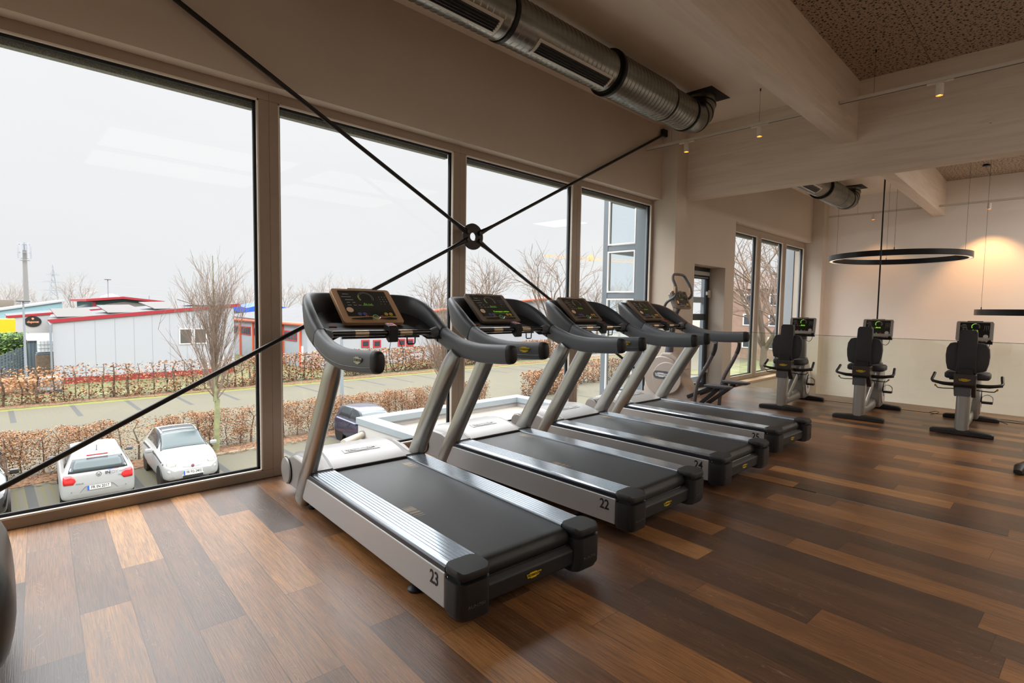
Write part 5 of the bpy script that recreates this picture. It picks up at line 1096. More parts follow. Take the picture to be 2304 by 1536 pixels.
s = MB(); s.lathe([(1.1, 0), (1.0, .25), (.5, .5), (.1, .6)], c=L_(11.2, 78, 1.9), n=20); s.build('roof_dome', M_wpan, e)
# grey hall at left horizon
e = MB(); e.box(-8, 1.5, 0, 14, 0, 5.75); e.box(-3, 0.75, -20, -10, 0, 5.8) if False else None; o = e.build('grey_hall', pm('brown_flat_roof', (122, 112, 100), .8), smooth=0); o.location = (1.5, 99, G); tag(o, 'low brown roofed hall behind the light blue building', 'building')
e = MB(); e.box(-12, 0, 0, 10, 0, 8.4); o = e.build('pale_block', M_gwall, smooth=0); o.location = (2.5, 170, G); tag(o, 'distant pale grey block at the left edge of the horizon', 'building')
# grey building with orange frame: side wall facing left, gable wall facing us
e = empty('orange_framed_building', (20.4, 42, G), 0, 'grey clad building with orange posts and red framed windows', 'building'); o0 = Vector((20.4, 42, G))
s = MB(); slab(s, [L_(20.4, 42.31, G), L_(20.4, 64, G), L_(20.4, 64, -.3), L_(20.4, 42.31, -.3)], (1, 0, 0), .3); s.build('wall', M_gwall, e, smooth=0)
pA, pB = PT(957, 701.6, 42), PT(1006, 696, 42); sl = (pB.z-pA.z)/(pB.x-pA.x); zr = lambda x: -.3+max(0, (pA.z+.3))*(x-20.4)/(pA.x-20.4)
s = MB(); slab(s, [L_(20.4, 42, G), L_(52, 42, G), L_(52, 42, zr(52)), L_(20.4, 42, -.3)], (0, 1, 0), .3); s.build('gable_wall', M_wpan, e, smooth=0)
s = MB(); slab(s, [L_(20.0, 41.6, -.3), L_(52.2, 41.6, zr(52.2)), L_(52.2, 64.5, zr(52.2)+1.2), L_(20.0, 64.5, .05)], (0, 0, 1), .1); rf = s.build('roof', M_groof, e, smooth=0)
s = MB(); s.tube([L_(20.1, 41.5, -.25), L_(52, 41.5, zr(52)+.05)], .16, 8); s.tube([L_(20.1, 41.5, -.25), L_(20.1, 64.5, -.25)], .16, 8); s.build('gutter', M_orng, e)
for y in (43.5, 47.5, 51.5, 55.5, 59.5, 63.5):
    s = MB(); s.box(-.18, .0, y-42-.1, y-42+.1, 0, 3.9); s.build('post', M_orng, e, smooth=0)
for y in (44.4, 48.4, 52.4, 56.4, 60.3):
    s = MB(); s.box(-.08, .02, y-42, y-42+2.9, 2.35, 3.25); w = s.build('window', M_winr, e, smooth=0)
    for k in range(4): s = MB(); s.box(-.10, -.06, y-42+.08+k*.71, y-42+.66+k*.71, 2.45, 3.15); s.build('pane', M_dglass, w, smooth=0)
for u in (822, 848, 903, 922):
    p = PT(u, 781 if u < 860 else 778, 42); s = MB(); wd = .85; s.box(p.x-20.4-wd/2, p.x-20.4+wd/2, -.07, .0, p.z-G-.02, p.z-G+.72); w = s.build('window', M_winr, e, smooth=0)
    s = MB(); s.box(p.x-20.4-wd/2+.13, p.x-20.4+wd/2-.13, -.09, -.05, p.z-G+.12, p.z-G+.58); s.build('pane', M_dglass, w, smooth=0)
s = MB(); s.box(-.06, .02, 3.2, 4.2, 0, 2.0) if False else s.box(-.06, .02, 1.0, 1.9, 0.0, 1.95); s.build('door', M_whites, e, smooth=0)
for k, (x, y, lab) in enumerate(((24.5, 80, 'blue roofed shed left of the first mullion, behind the grey roof'), (31.5, 82, 'blue roofed shed right of the first mullion, behind the grey roof'))):
    e = empty('blue_roofed_shed', (x, y, G), 0, lab, 'building'); s = MB(); s.box(-3.4, 3.4, 0, 8, 0, 4.7); s.build('wall', M_wpan, e, smooth=0)
    s = MB(); s.prism([(-3.6, 4.3), (-3.6, 5.0), (0, 5.9), (3.6, 5.0), (3.6, 4.3), (0, 4.9)], 'y', -.4, 8.4); s.build('roof', M_tarp, e, smooth=0)
e = empty('white_long_building', (70, 75, G), 0, 'pale long building low behind the third and fourth consoles', 'building'); s = MB(); s.box(-15, 60, 0, 10, 0, 5.0); s.build('wall', M_wpan, e, smooth=0); s = MB(); s.box(-15.4, 60.4, -.4, 10.4, 5.0, 5.3); s.build('roof', M_groof, e, smooth=0)
# brick houses seen through the far windows
for nm, x, y, wx, wy, h, rh, lab in (('brick_house', 66, 17.5, 12, 10, 8.4, 2.2, 'brown brick house seen through the far windows'), ('brick_house', 96, 14, 14, 10, 9.0, 2.4, 'paler brick house farther behind at the far windows')):
    e = empty(nm, (x, y, G), 0, lab, 'building'); s = MB(); s.box(0, wx, 0, wy, 0, h); s.build('wall', M_brick, e, smooth=0)
    s = MB(); s.add([(-.5, -.5, h), (wx+.5, -.5, h), (wx+.5, wy+.5, h), (-.5, wy+.5, h), (wx/2-1, wy/2, h+rh), (wx/2+1, wy/2, h+rh)], [(0, 1, 5, 4), (1, 2, 5), (2, 3, 4, 5), (3, 0, 4), (3, 2, 1, 0)]); s.build('roof', M_tile, e, smooth=0)
    for zz in (1.3, 4.0, 6.4):
        for k in range(3):
            s = MB(); s.box(-.06, .02, 1.2+k*3.0, 2.2+k*3.0, zz, zz+1.4); w = s.build('window', M_whites, e, smooth=0); s = MB(); s.box(-.08, -.04, 1.35+k*3.0, 2.05+k*3.0, zz+.12, zz+1.28); s.build('pane', M_dglass, w, smooth=0)
            s = MB(); s.box(1.4+k*3.8, 2.4+k*3.8, -.06, .02, zz, zz+1.4); w = s.build('window', M_whites, e, smooth=0); s = MB(); s.box(1.55+k*3.8, 2.25+k*3.8, -.08, -.04, zz+.12, zz+1.28); s.build('pane', M_dglass, w, smooth=0)

# ---- masts, poles, crane
e = empty('antenna_mast', (PT(60, 690, 120).x, 120, G), 0, 'tall grey concrete antenna mast with panel antennas at its top', 'antenna mast')
s = MB(); s.tube([(0, 0, 0), (0, 0, 14.3)], [.44, .28], 16); s.build('pole', M_conc, e)
s = MB()
for z in (12.6, 13.9, 15.3):
    s.tube([(.72*math.cos(2*PI*i/8), .72*math.sin(2*PI*i/8), z) for i in range(8)], .04, 4, closed=True); [s.bar((0, 0, z), (.72*math.cos(PI*i/2), .72*math.sin(PI*i/2), z), .05, .05) for i in range(4)]
s.tube([(0, 0, 14), (0, 0, 15.6)], .12, 6); s.build('platform_frame', M_alu, e)
for i in range(6): a = i*PI/3; s = MB(); s.obox((.82*math.cos(a), .82*math.sin(a), 14.2), (.22, .22, 2.6), Matrix.Rotation(a, 3, 'Z')); s.build('panel_antenna', M_wpan, e, smooth=0)
M_haze = pm('pale_galvanised_lattice', (150, 155, 160), .7)
e = empty('power_pylon', (PT(122, 690, 200).x, 200, G), 0, 'pale lattice power pylon right of the antenna mast', 'pylon')
s = MB(); H_ = 16.5
def hw_(z): return 1.5*(1-z/H_)+.12
for sx_ in (-1, 1):
    for sy_ in (-1, 1): s.bar((sx_*1.6, sy_*1.6, 0), (0, 0, H_), .2, .2)
for i in range(9):
    z0, z1 = i*1.75, (i+1)*1.75
    for sg in (-1, 1): s.bar((sg*hw_(z0), 1*hw_(z0), z0), (-sg*hw_(z1), hw_(z1), z1), .12, .12); s.bar((sg*hw_(z0), -hw_(z0), z0), (-sg*hw_(z1), -hw_(z1), z1), .12, .12)
for z, w_ in ((8.8, 2.2), (11.2, 2.4), (13.3, 1.6)): s.bar((-w_, 0, z), (w_, 0, z), .12, .12); s.bar((-w_, 0, z), (0, 0, z+.6), .07, .07); s.bar((w_, 0, z), (0, 0, z+.6), .07, .07)
s.build('lattice', M_haze, e, smooth=0)
for k, (z, dx) in enumerate(((8.8, -2), (11.2, -2), (8.8, 2), (11.2, 2))):
    s = MB(); p0 = Vector((dx, 0, z)); p1 = p0+Vector((-60 if dx < 0 else 150, 10 if dx < 0 else 40, -1)); pts = [p0.lerp(p1, q/10)+Vector((0, 0, -6*(q/10)*(1-q/10))) for q in range(11)]; s.tube(pts, .03, 3); s.build('power_line', M_haze, e)
def lamp_post(x, y, h, lab, r=.06, head=True):
    e = empty('lamp_post', (x, y, G), 0, lab, 'lamp post'); s = MB(); s.tube([(0, 0, 0), (0, 0, h)], [r*1.3, r*.8], 10); s.build('pole', M_alu, e)
    if head: s = MB(); s.box(-.32, .32, -.14, .14, h, h+.09); s.build('lamp_head', M_bikegr, e, smooth=0, bevel=(.02,))
lamp_post(PT(53, 700, 40).x, 40, 5.6, 'grey lamp post in front of the oval sign')
lamp_post(14.8, 24.7, 5.2, 'grey lamp post between the hedges behind the nearest treadmill', .09, False)
lamp_post(PT(243, 650, 75).x, 75, 8.3, 'slim lamp post rising behind the red roofed hall', .07)
lamp_post(PT(335, 650, 80).x, 80, 6.6, 'short post rising right of the red roofed hall', .07, False)
for u, Y in ((1225, 60), (1246, 66)):
    p = PT(u, 700, Y); s = MB(); s.tube([(0, 0, 0), (0, 0, 8.2 if u == 1225 else 7)], .09, 8); o = s.build('flag_pole', M_whites); o.location = (p.x, Y, G); tag(o, 'slim white flagpole left of the tall bare tree trunk' if u == 1225 else 'second slim white flagpole right of the tall bare tree trunk', 'flagpole')
e = empty('tower_crane', (210, 150, G), 0, 'orange tower crane jib stretching behind the bare trees', 'crane'); M_crane = pm('crane_orange', (212, 168, 116), .6)
a, b = PT(1225, 577, 150)-Vector((210, 150, G)), PT(1500, 597, 150)-Vector((210, 150, G)); s = MB(); n_ = 26; up_ = Vector((0, 0, 1.5))
s.bar(a, b, .2, .2); s.bar(a+up_*.5, b+up_, .16, .16)
for i in range(n_): p, q = a.lerp(b, i/n_), a.lerp(b, (i+1)/n_); s.bar(p, q+up_*(.5+.5*i/n_), .1, .1); s.bar(p+up_*(.5+.5*i/n_), q, .1, .1)
s.build('jib', M_crane, e, smooth=0); s = MB(); s.box(b.x-1, b.x+1, b.y-1, b.y+1, 0, b.z+1); s.build('tower', M_crane, e, smooth=0)
p = PT(1329, 583, 150)-Vector((210, 150, G)); s = MB(); s.obox(p+Vector((0, 0, .6)), (1.6, 1.6, 2.6)); s.build('trolley', M_crane, e, smooth=0)

# ---- yard at the left: truck, shed, tanks, fence, evergreen hedge
e = empty('yellow_truck', (PT(0, 740, 56).x-3.2, 56, G), 0, 'yellow box truck at the left edge beside the oval sign', 'truck'); M_tyel = pm('yellow_box', (236, 176, 20), .45)
s = MB(); s.box(-2, 4.15, 0, 2.5, 1.0, 4.15); s.build('cargo_box', M_tyel, e, smooth=0, bevel=(.03,)); s = MB(); s.box(-4.4, -2.1, .1, 2.4, .6, 3.0); s.build('cab', M_tyel, e, smooth=0, bevel=(.15, 3)); s = MB(); s.box(-4.3, 4.1, .3, 2.2, .6, 1.0); s.build('chassis', M_dark, e, smooth=0)
for x in (-3.2, 2.2, 3.2): s = MB(); s.lathe([(.3, -.02), (.48, 0), (.48, .28), (.3, .30)], c=(x, .05, .48), axis=(0, 1, 0), n=20); s.build('wheel', M_dark, e)
M_shed = pm('dark_corrugated_steel', (84, 96, 104), .5); e = empty('metal_shed', (2.2, 48, G), 0, 'dark grey corrugated metal shed with a red roof corner', 'shed')
s = MB(); pr = []; x = 0.0
for i in range(16): pr += [(x, 0), (x+.05, -.04), (x+.10, -.04), (x+.15, 0)]; x += .2
s.prism(pr+[(3.2, 2.5), (0, 2.5)], 'z', 0, 2.75); s.build('wall', M_shed, e, smooth=0); s = MB(); slab(s, [(-.1, -.15, 2.75), (3.3, -.15, 2.75), (3.3, 2.7, 3.15), (-.1, 2.7, 3.15)], (0, 0, 1), .05); s.build('roof', M_alu, e, smooth=0)
s = MB(); s.bar((-.12, -.18, 2.78), (-.12, 2.7, 3.2), .06, .14); s.build('roof_edge', M_redf, e, smooth=0)
def ibc(x, y, z, lab):
    e = empty('liquid_tank', (x, y, z), 0, lab, 'tank', 'caged liquid tanks'); s = MB(); o = rrect(1.05, .95, .15); s.rings([[(a, b, q) for a, b in o] for q in (.15, .95)]); s.build('tank_body', pm('milky_plastic', (196, 200, 200), .4) if 'milky_plastic' not in bpy.data.materials else bpy.data.materials['milky_plastic'], e, smooth=40, bevel=(.05, 2))
    s = MB()
    for q in (.2, .45, .7, .95): s.box(-.56, .56, -.52, -.50, q-.012, q+.012)
    for i in range(7): a = -.55+i*.183; s.box(a-.01, a+.01, -.525, -.505, .13, .97)
    s.build('cage', M_alu, e, smooth=0); s = MB(); s.box(-.58, .58, -.5, .5, .02, .13); s.build('pallet', M_shed, e, smooth=0)
ibc(3.02, 44.5, G+2.0, 'white caged liquid tank raised before the metal shed'); ibc(2.75, 39.3, G, 'dark caged liquid tank on the grass behind the sparse hedge')
s = MB(); s.box(2.4, 3.6, 44.0, 45.1, G, G+2.0); o = s.build('tank_stand', M_bark, smooth=0); tag(o, 'dark timber stand carrying the raised white tank', 'stand')
e = empty('mesh_fence', (0, 36.2, G), 0, 'dark grey mesh fence running back at the left edge', 'fence'); a, b = Vector((-.3, 0, 0)), Vector((2.0, 13, 0)); s = MB()
for i in range(14): q = a.lerp(b, i/13); s.tube([q, q+Vector((0, 0, 2.3))], .04, 6)
for k in range(12): z = .15+k*.19; s.bar(a+Vector((0, 0, z)), b+Vector((0, 0, z)), .012, .03)
for i in range(90): q = a.lerp(b, i/89); s.bar(q, q+Vector((0, 0, 2.25)), .01, .01)
s.build('mesh_panels', pm('fence_grey', (84, 94, 104), .5), e, smooth=0)
def bush(name, x0, x1, y0, y1, h, n, lab, sd, cols):
    r = random.Random(sd); s = MB()
    for i in range(n):
        x, y, z = r.uniform(x0, x1), r.uniform(y0, y1), r.uniform(0, 1)**.6*h; d = r.uniform(.08, .18); a = r.uniform(0, 2*PI); u = Vector((math.cos(a), math.sin(a), r.uniform(-.6, .6)))*d; w = u.orthogonal().normalized()*d*.6; c = Vector((x, y, G+z)); s.mat(r.randint(0, len(cols)-1)); s.add([c-u, c+w, c+u, c-w], [(0, 1, 2, 3)])
    o = s.build(name, cols, smooth=0, fixn=False); return tag(o, lab, 'bush')
gr_ = [pm('evergreen_a', (74, 104, 44), .7), pm('evergreen_b', (112, 142, 60), .7), pm('evergreen_c', (46, 74, 34), .7)]
bush('evergreen_hedge', -1.5, 2.35, 50, 53, 3.2, 5000, 'dense green hedge in front of the yellow truck', 4, gr_)
bush('dry_shrub', -.6, 3.4, 38.2, 41, 1.0, 900, 'brown dry shrubs between the fence and the white building', 6, M_leafs[:3])
s = MB(); p = PT(1205, 757, 66); s.box(-2.2, 2.2, -1, 1, .5, 1.7); o = s.build('orange_machine', pm('orange_machine_paint', (226, 110, 44), .5), smooth=0, bevel=(.2, 2)); o.location = (p.x, 66, G+.6); tag(o, 'orange construction machine far off under the bare trees', 'machine')

# ---- flat annex roof right below the windows
e = empty('flat_roof_annex', (6.3, .3, G), 0, 'white single storey annex with a flat pale roof and grey parapet cap below the windows', 'building'); o0 = Vector((6.3, .3, G)); ZT = -1.2
s = MB(); s.box(.23, 5.07, 0, 6.47, 0, ZT-G-.28); s.build('roof_slab', pm('pale_gravel_roof', (138, 129, 118), .8, var=(1.2, .08)), e, smooth=0)
s = MB(); s.box(-.02, .22, 0, 6.72, 0, ZT-G-.161); s.box(.22, 5.08, 6.48, 6.72, 0, ZT-G-.161); s.box(5.08, 5.32, 0, 6.72, 0, ZT-G-.161); s.build('wall', pm('white_render', (176, 174, 172), .7), e, smooth=0)
s = MB()
s.box(-.05, .30, -.0, 6.78, ZT-G-.16, ZT-G); s.box(.30, 5.02, 6.42, 6.78, ZT-G-.16, ZT-G); s.box(5.02, 5.38, 0, 6.78, ZT-G-.16, ZT-G); s.build('parapet_cap', pm('grey_zinc_cap', (150, 160, 166), .4, .3), e, smooth=0, bevel=(.01,))
s = MB(); s.tube([(.1, 6.55, ZT-G-.36), (-.72, 6.08, ZT-G-.37)], .075, 18); s.build('overflow_pipe', pm('beige_pipe', (176, 166, 150), .5), e); s = MB(); s.tube([(-.02, 6.48, ZT-G-.361), (-.07, 6.452, ZT-G-.362)], .10, 18); s.build('pipe_collar', M_conc, e)

# ---- glazed stair bay outside the fourth window
e = empty('glazed_stair_bay', (7.58, .30, G), 0, 'blue grey steel and glass stair bay projecting outside the rightmost window', 'stair bay'); M_bay = pm('blue_grey_bay_frame', (112, 121, 128), .45)
zs = [-.35, .03, 1.665, 2.475, 3.345]; HB_ = 3.75-G
s = MB(); s.box(0, .10, .56, .66, 0, HB_); s.box(0, .10, -.03, .02, 0, HB_); s.box(-.03, .15, -.27, -.03, 0, HB_)
for z, h_ in zip((-1.6, -.02, 1.69, 2.48, 3.34), (.12, .16, .085, .085, .10)): s.box(.01, .09, 0, .6, z-G-h_/2, z-G+h_/2)
s.build('frame', M_bay, e, smooth=0, bevel=(.004, 1))
zz_ = [(-1.5, -.12), (.07, 1.64), (1.74, 2.43), (2.53, 3.28)]
for z0, z1 in zz_:
    s = MB(); s.box(-.004, .03, .02, .045, z0-G, z1-G); s.box(-.004, .03, .535, .56, z0-G, z1-G); s.box(-.004, .03, .045, .535, z0-G, z0-G+.025); s.box(-.004, .03, .045, .535, z1-G-.025, z1-G); s.build('pane_bead', M_whites, e, smooth=0)
    s = MB(); s.box(.045, .05, .02, .56, z0-G, z1-G); s.build('pane', M_bglass, e, smooth=0)
s = MB()
for x in (1.9, 3.6): s.box(x, x+.10, .56, .66, 0, HB_)
for z in (-.02, 1.69, 2.48, 3.34): s.box(.05, 3.7, .57, .65, z-G-.06, z-G+.06)
s.box(3.6, 3.7, 0, .66, HB_-.2, HB_); s.box(0, 3.7, -.0, .66, HB_-.12, HB_); s.build('outer_frame', M_bay, e, smooth=0)
for k, z in enumerate((.9, 1.35)):
    s = MB(); s.box(.9, 3.2, .12, .5, z-G-.03, z-G+.03); s.build('shelf', pm('dark_maroon_board', (84, 60, 72), .5) if 'dark_maroon_board' not in bpy.data.materials else bpy.data.materials['dark_maroon_board'], e, smooth=0)
# far window side cheek outside (grey reveal)
s = MB(); s.box(14.69, 14.95, .26, .62, -4.2, 3.4); o = s.build('outer_reveal', M_gwall, smooth=0); tag(o, 'pale grey outer wall cheek at the right end of the far windows', 'wall cheek')

# ================================================================== parked cars
M_cwhite = pm('white_car_paint', (150, 151, 150), .3, coat=.2); M_cglass = pm('car_glass', (40, 48, 52), .10, coat=.2); M_cglassl = pm('car_glass_pale', (66, 78, 80), .12, coat=.1)
M_cnavy = pm('navy_car_paint', (30, 36, 60), .2, coat=.8); M_cblack = pm('black_car_paint', (18, 19, 22), .12, coat=1.0); M_tyre = pm('tyre_rubber', (28, 28, 29), .7); M_rim = pm('alloy_rim', (142, 144, 146), .3, .7)
M_tail = pm('red_tail_light', (200, 30, 34), .2, coat=.6); M_head = pm('clear_head_light', (176, 176, 168), .15, coat=.8); M_plate = pm('white_number_plate', (206, 206, 200), .4); M_eu = pm('blue_plate_band', (30, 84, 190), .4)
def car(loc, rz, L, Wd, H, st, paint, label, wb, wr, wheels=True):
    """st: stations from tail (y=0) to nose (y=L): (y, half width, z bottom, z shoulder, half width roof, z roof)"""
    e = empty('car', (loc[0], loc[1], G), math.radians(rz), label, 'car')
    SS = spline(st, 5); K = 30
    def sec(S):
        y, w, zb, zs, wr_, zr = S
        P_ = [(w*.86, zb), (w*.97, zb+.06), (w*1.0, zb+(zs-zb)*.45), (w*.985, zs-.07), (w*.95, zs), (w*.90, zs+min(.05, (zr-zs)*.3)), (wr_+ (w*.90-wr_)*.12, zr-(zr-zs)*.16), (wr_*.90, zr-(zr-zs)*.04), (wr_*.5, zr), (0, zr+.008)]
        return [(x, y, z) for x, z in P_]
    def S_(y, t):
        """surface point: y along the car, t in 0..9 round the half section (0 sill, 9 crown)"""
        for a, b in zip(SS, SS[1:]):
            if b[0] >= y or b is SS[-1]:
                f = (y-a[0])/max(1e-6, b[0]-a[0]); S = tuple(p+(q-p)*f for p, q in zip(a, b)); break
        pts = sec(S); c = spline([(p[0], p[2]) for p in pts], 4); k = min(len(c)-1.001, max(0, t*4)); i = int(k); f = k-i
        return Vector((c[i][0]+(c[i+1][0]-c[i][0])*f, y, c[i][1]+(c[i+1][1]-c[i][1])*f))
    s = MB(); R_ = []
    for S in SS:
        pts = sec(S); c = spline([(p[0], p[2]) for p in pts], 4); half = [(x, S[0], z) for x, z in c]
        R_.append([Vector(p) for p in half]+[Vector((-p[0], p[1], p[2])) for p in half[-2::-1]])
    s.rings(R_); body = s.build('body', paint, e, smooth=40)
    # wheel arches: dark discs set in the flanks, wheels in front of them
    for y in (wb[0], wb[1]):
        for sg in (-1, 1):
            x = sg*Wd/2
            s = MB(); s.lathe([(wr+.045, -.06), (wr+.045, .004), (wr+.01, .006)], c=(sg*(Wd/2-.012), y, wr+.01), axis=(sg, 0, 0), n=28); s.build('wheel_arch', M_dark, body)
            s = MB(); s.lathe([(wr*.66, -.14), (wr*.96, -.14), (wr, -.10), (wr, .0), (wr*.96, .03), (wr*.68, .035)], c=(x-sg*.06, y, wr), axis=(sg, 0, 0), n=28); w = s.build('wheel', M_tyre, e)
            s = MB(); s.lathe([(wr*.67, .02), (wr*.62, .03), (wr*.60, .0), (wr*.1, -.01)], c=(x-sg*.055, y, wr), axis=(sg, 0, 0), n=28, cap=False)
            for k in range(10): a = k*2*PI/10; d = Vector((0, math.cos(a), math.sin(a))); s.bar(Vector((x-sg*.031, y, wr))+d*.04, Vector((x-sg*.027, y, wr))+d*wr*.63, .02, .035, up=(1, 0, 0))
            s.lathe([(.05, .0), (.045, .035)], c=(x-sg*.055, y, wr), axis=(sg, 0, 0), n=12); s.build('rim', M_rim, w)
    def patch(name, grid, mat, off=.006, parent=None):
        """grid: rows of surface points, lifted off the body"""
        g = [[Vector(p) for p in r] for r in grid]; nr, nc = len(g), len(g[0]); N = [[None]*nc for _ in g]
        for i in range(nr):
            for j in range(nc):
                u = g[min(i+1, nr-1)][j]-g[max(i-1, 0)][j]; v = g[i][min(j+1, nc-1)]-g[i][max(j-1, 0)][:] if False else g[i][min(j+1, nc-1)]-g[i][max(j-1, 0)]
                n = u.cross(v); n.normalize(); c = g[i][j]-Vector((0, L/2, H*.45))
                if n.dot(c) < 0: n = -n
                N[i][j] = n
        s = MB(); top = [g[i][j]+N[i][j]*off for i in range(nr) for j in range(nc)]; s.add(top, [(i*nc+j, i*nc+j+1, (i+1)*nc+j+1, (i+1)*nc+j) for i in range(nr-1) for j in range(nc-1)])
        o = s.build(name, mat, parent or body, smooth=60); m = o.modifiers.new('thick', 'SOLIDIFY'); m.thickness = .004; return o
    def side(y0, y1, t0, t1, sg, n=8, m=4, shape=None):
        out = []
        for i in range(n+1):
            f = i/n; row = []
            for j in range(m+1):
                h = j/m; a, b = (y0+(y1-y0)*f), t0+(t1-t0)*h
                if shape: a, b = shape(f, h)
                p = S_(a, b); row.append(Vector((sg*p.x, p.y, p.z)))
            out.append(row)
        return out
    def across(ts, ys, tmax=9.0, n=10):
        """patch over the crown from -t to +t between ys[0] and ys[1]; ts(f)= lowest t at fraction f"""
        out = []
        for i in range(7):
            f = i/6; y = ys[0]+(ys[1]-ys[0])*f; t0 = ts(f); row = []
            for j in range(2*n+1):
                q = j/n-1; t = tmax-abs(q)*(tmax-t0); p = S_(y, min(t, 8.99)); row.append(Vector((math.copysign(p.x, q) if abs(q) > 1e-6 else 0, p.y, p.z)))
            out.append(row)
        return out
    return e, body, S_, patch, side, across
def plate(parent, c, fr, txt, w=.52, h=.12):
    s = MB(); s.obox(c, (w, h, .012), fr); p = s.build('number_plate', M_plate, parent, smooth=0, bevel=(.003, 1))
    s = MB(); s.obox(Vector(c)-fr.col[0]*(w/2-.022)+fr.col[2]*.007, (.04, h*.96, .003), fr); s.build('plate_band', M_eu, p, smooth=0)
    put_text('plate_lettering', txt, h*.92, M_ink, p, Vector(c)+fr.col[0]*.022+fr.col[2]*.0075, fr, bold=.0015, sx=.78)
def mirror(e, x, y, z, mat, sg, size=(.17, .09, .11)):
    s = MB(); s.obox((x+sg*.09, y, z), size); s.build('side_mirror', mat, e, smooth=40, bevel=(.035, 3)); s = MB(); s.bar((x-sg*.04, y, z-.03), (x+sg*.04, y, z-.03), .03, .03); s.build('mirror_arm', M_dark, e, smooth=0)

# --- white hatchback, tail towards the windows
H_ = 1.46; st = [(0.0, .60, .42, .62, .50, .66), (.04, .76, .30, .80, .60, .90), (.12, .82, .26, .90, .62, 1.05), (.30, .835, .24, .94, .58, 1.30), (.48, .84, .24, .94, .56, 1.42), (.9, .845, .24, .93, .56, 1.45), (1.7, .84, .24, .91, .56, 1.46), (2.2, .84, .24, .90, .55, 1.41), (2.62, .84, .24, .89, .56, 1.20), (3.0, .84, .25, .87, .60, .99), (3.5, .82, .25, .82, .60, .90), (3.82, .76, .26, .72, .56, .76), (3.97, .58, .34, .58, .44, .60)]
e, body, S_, patch, side, across = car((2.12, 13.86), -3.0, 3.97, 1.68, H_, st, M_cwhite, 'white hatchback parked with its red tail lights towards the window', (.72, 3.2), .31)
rw = []
for i in range(7):
    f = i/6; y = .115+.235*f; z = 1.03+.30*f; w = .62-.07*f; rw.append([(w*(j/8-1), y+(.05*(1-abs(j/8-1)**2) if False else -.02*(1-(j/8-1)**2)), z) for j in range(17)])
_tc = [[S_(y_, q/6) for q in range(12, 54)] for y_ in [k*.012 for k in range(50)]]
def tail_pt(x, z):
    # height -> y on the tail surface at half width |x|
    prev = None
    for row in _tc:
        best = min((p for p in row if p.z > .5), key=lambda p: abs(p.x-abs(x)), default=None)
        if best is None: continue
        if best.z >= z:
            if prev is None: return Vector((x, best.y, z))
            f = (z-prev.z)/max(1e-5, best.z-prev.z); return Vector((x, prev.y+(best.y-prev.y)*f, z))
        prev = best
    return Vector((x, .58, z))
patch('rear_window', [[tail_pt(w*(j/8-1), z) for j in range(17)] for z, w in ((.985, .66), (1.06, .64), (1.15, .61), (1.24, .58), (1.315, .55))], M_cglass, .008)
patch('rear_window_heated', [[tail_pt(w*(j/8-1), z) for j in range(17)] for z, w in ((1.02, .555), (1.10, .545), (1.20, .52), (1.285, .48))], M_cglassl, .012)
for sg in (-1, 1):
    tl = patch('tail_light', [[tail_pt(sg*(x0+(x1-x0)*j/4), z) for j in range(5)] for z, x0, x1 in ((.70, .56, .76), (.78, .50, .77), (.87, .53, .77), (.94, .60, .75))], M_tail, .014)
    patch('side_window', side(.42, 2.5, 5.3, 7.0, sg, 10, 4, lambda f, h: ((.50+.35*(1-f)*h*0+2.0*f+(.18*h if f < .3 else -.30*h*f), 5.25+1.35*h))), M_cglass, .006)
    mirror(e, sg*.86, 2.42, .98, M_alu if False else M_bikegr, sg)
s = MB(); s.bar((.33, .165, 1.02), (-.02, .15, 1.06), .02, .018); s.build('rear_wiper', M_dark, body, smooth=0)
s = MB(); s.bar((-.24, .36, 1.385), (.24, .36, 1.385), .02, .02); s.build('brake_light', M_tail, body, smooth=0)
s = MB(); s.tube([(0, .62, 1.44), (0, .52, 1.62)], .008, 6); s.lathe([(.03, 0), (.02, .02)], c=(0, .63, 1.44), n=10); s.build('roof_antenna', M_dark, body)
FRt = frame3((1, 0, 0), (0, .12, 1)); FRb = frame3((1, 0, 0), (0, .35, 1))
plate(body, (.0, -.012, .56), frame3((1, 0, 0), (0, .05, 1)), 'FR IN 2017')
s = MB(); torus_flat(s, Vector((.0, .032, .90)), FRb, .058, .012); torus_flat(s, Vector((.0, .032, .90)), FRb, .03, .012, a0=200, a1=340)
for a, b in (((-.035, .04), (-.012, -.035)), ((-.012, -.035), (0, .005)), ((0, .005), (.012, -.035)), ((.012, -.035), (.035, .04))):
    p, q = [Vector((.0, .032, .90))+FRb.col[0]*k[0]+FRb.col[1]*k[1] for k in (a, b)]; s.bar(p, q, .010, .006, up=FRb.col[2])
s.build('round_emblem', M_chrome, body, smooth=0)
put_text('side_lettering', 'IN', .115, M_ink, body, (.20, .030, .90), FRb, bold=.002); put_text('side_lettering', 'JOY', .115, pm('grey_lettering', (120, 122, 126), .5), body, (.345, .034, .90), FRb, bold=.0)
put_text('side_lettering', 'med', .06, bpy.data.materials['grey_lettering'], body, (.51, .036, .905), FRb)
s = MB(); s.bar((.20, .05, .975), (.34, .055, .99), .008, .006); s.build('red_blue_swoosh', M_eu, body, smooth=0); s = MB(); s.bar((.34, .055, .99), (.46, .06, .985), .008, .006); s.build('red_blue_swoosh', M_tail, body, smooth=0)
put_text('model_lettering', 'POLO', .045, M_ink, body, (-.42, -.002, .70), FRb, sx=1.4); put_text('model_lettering', 'TSI', .04, M_ink, body, (.46, .0, .80), FRb, sx=1.3)
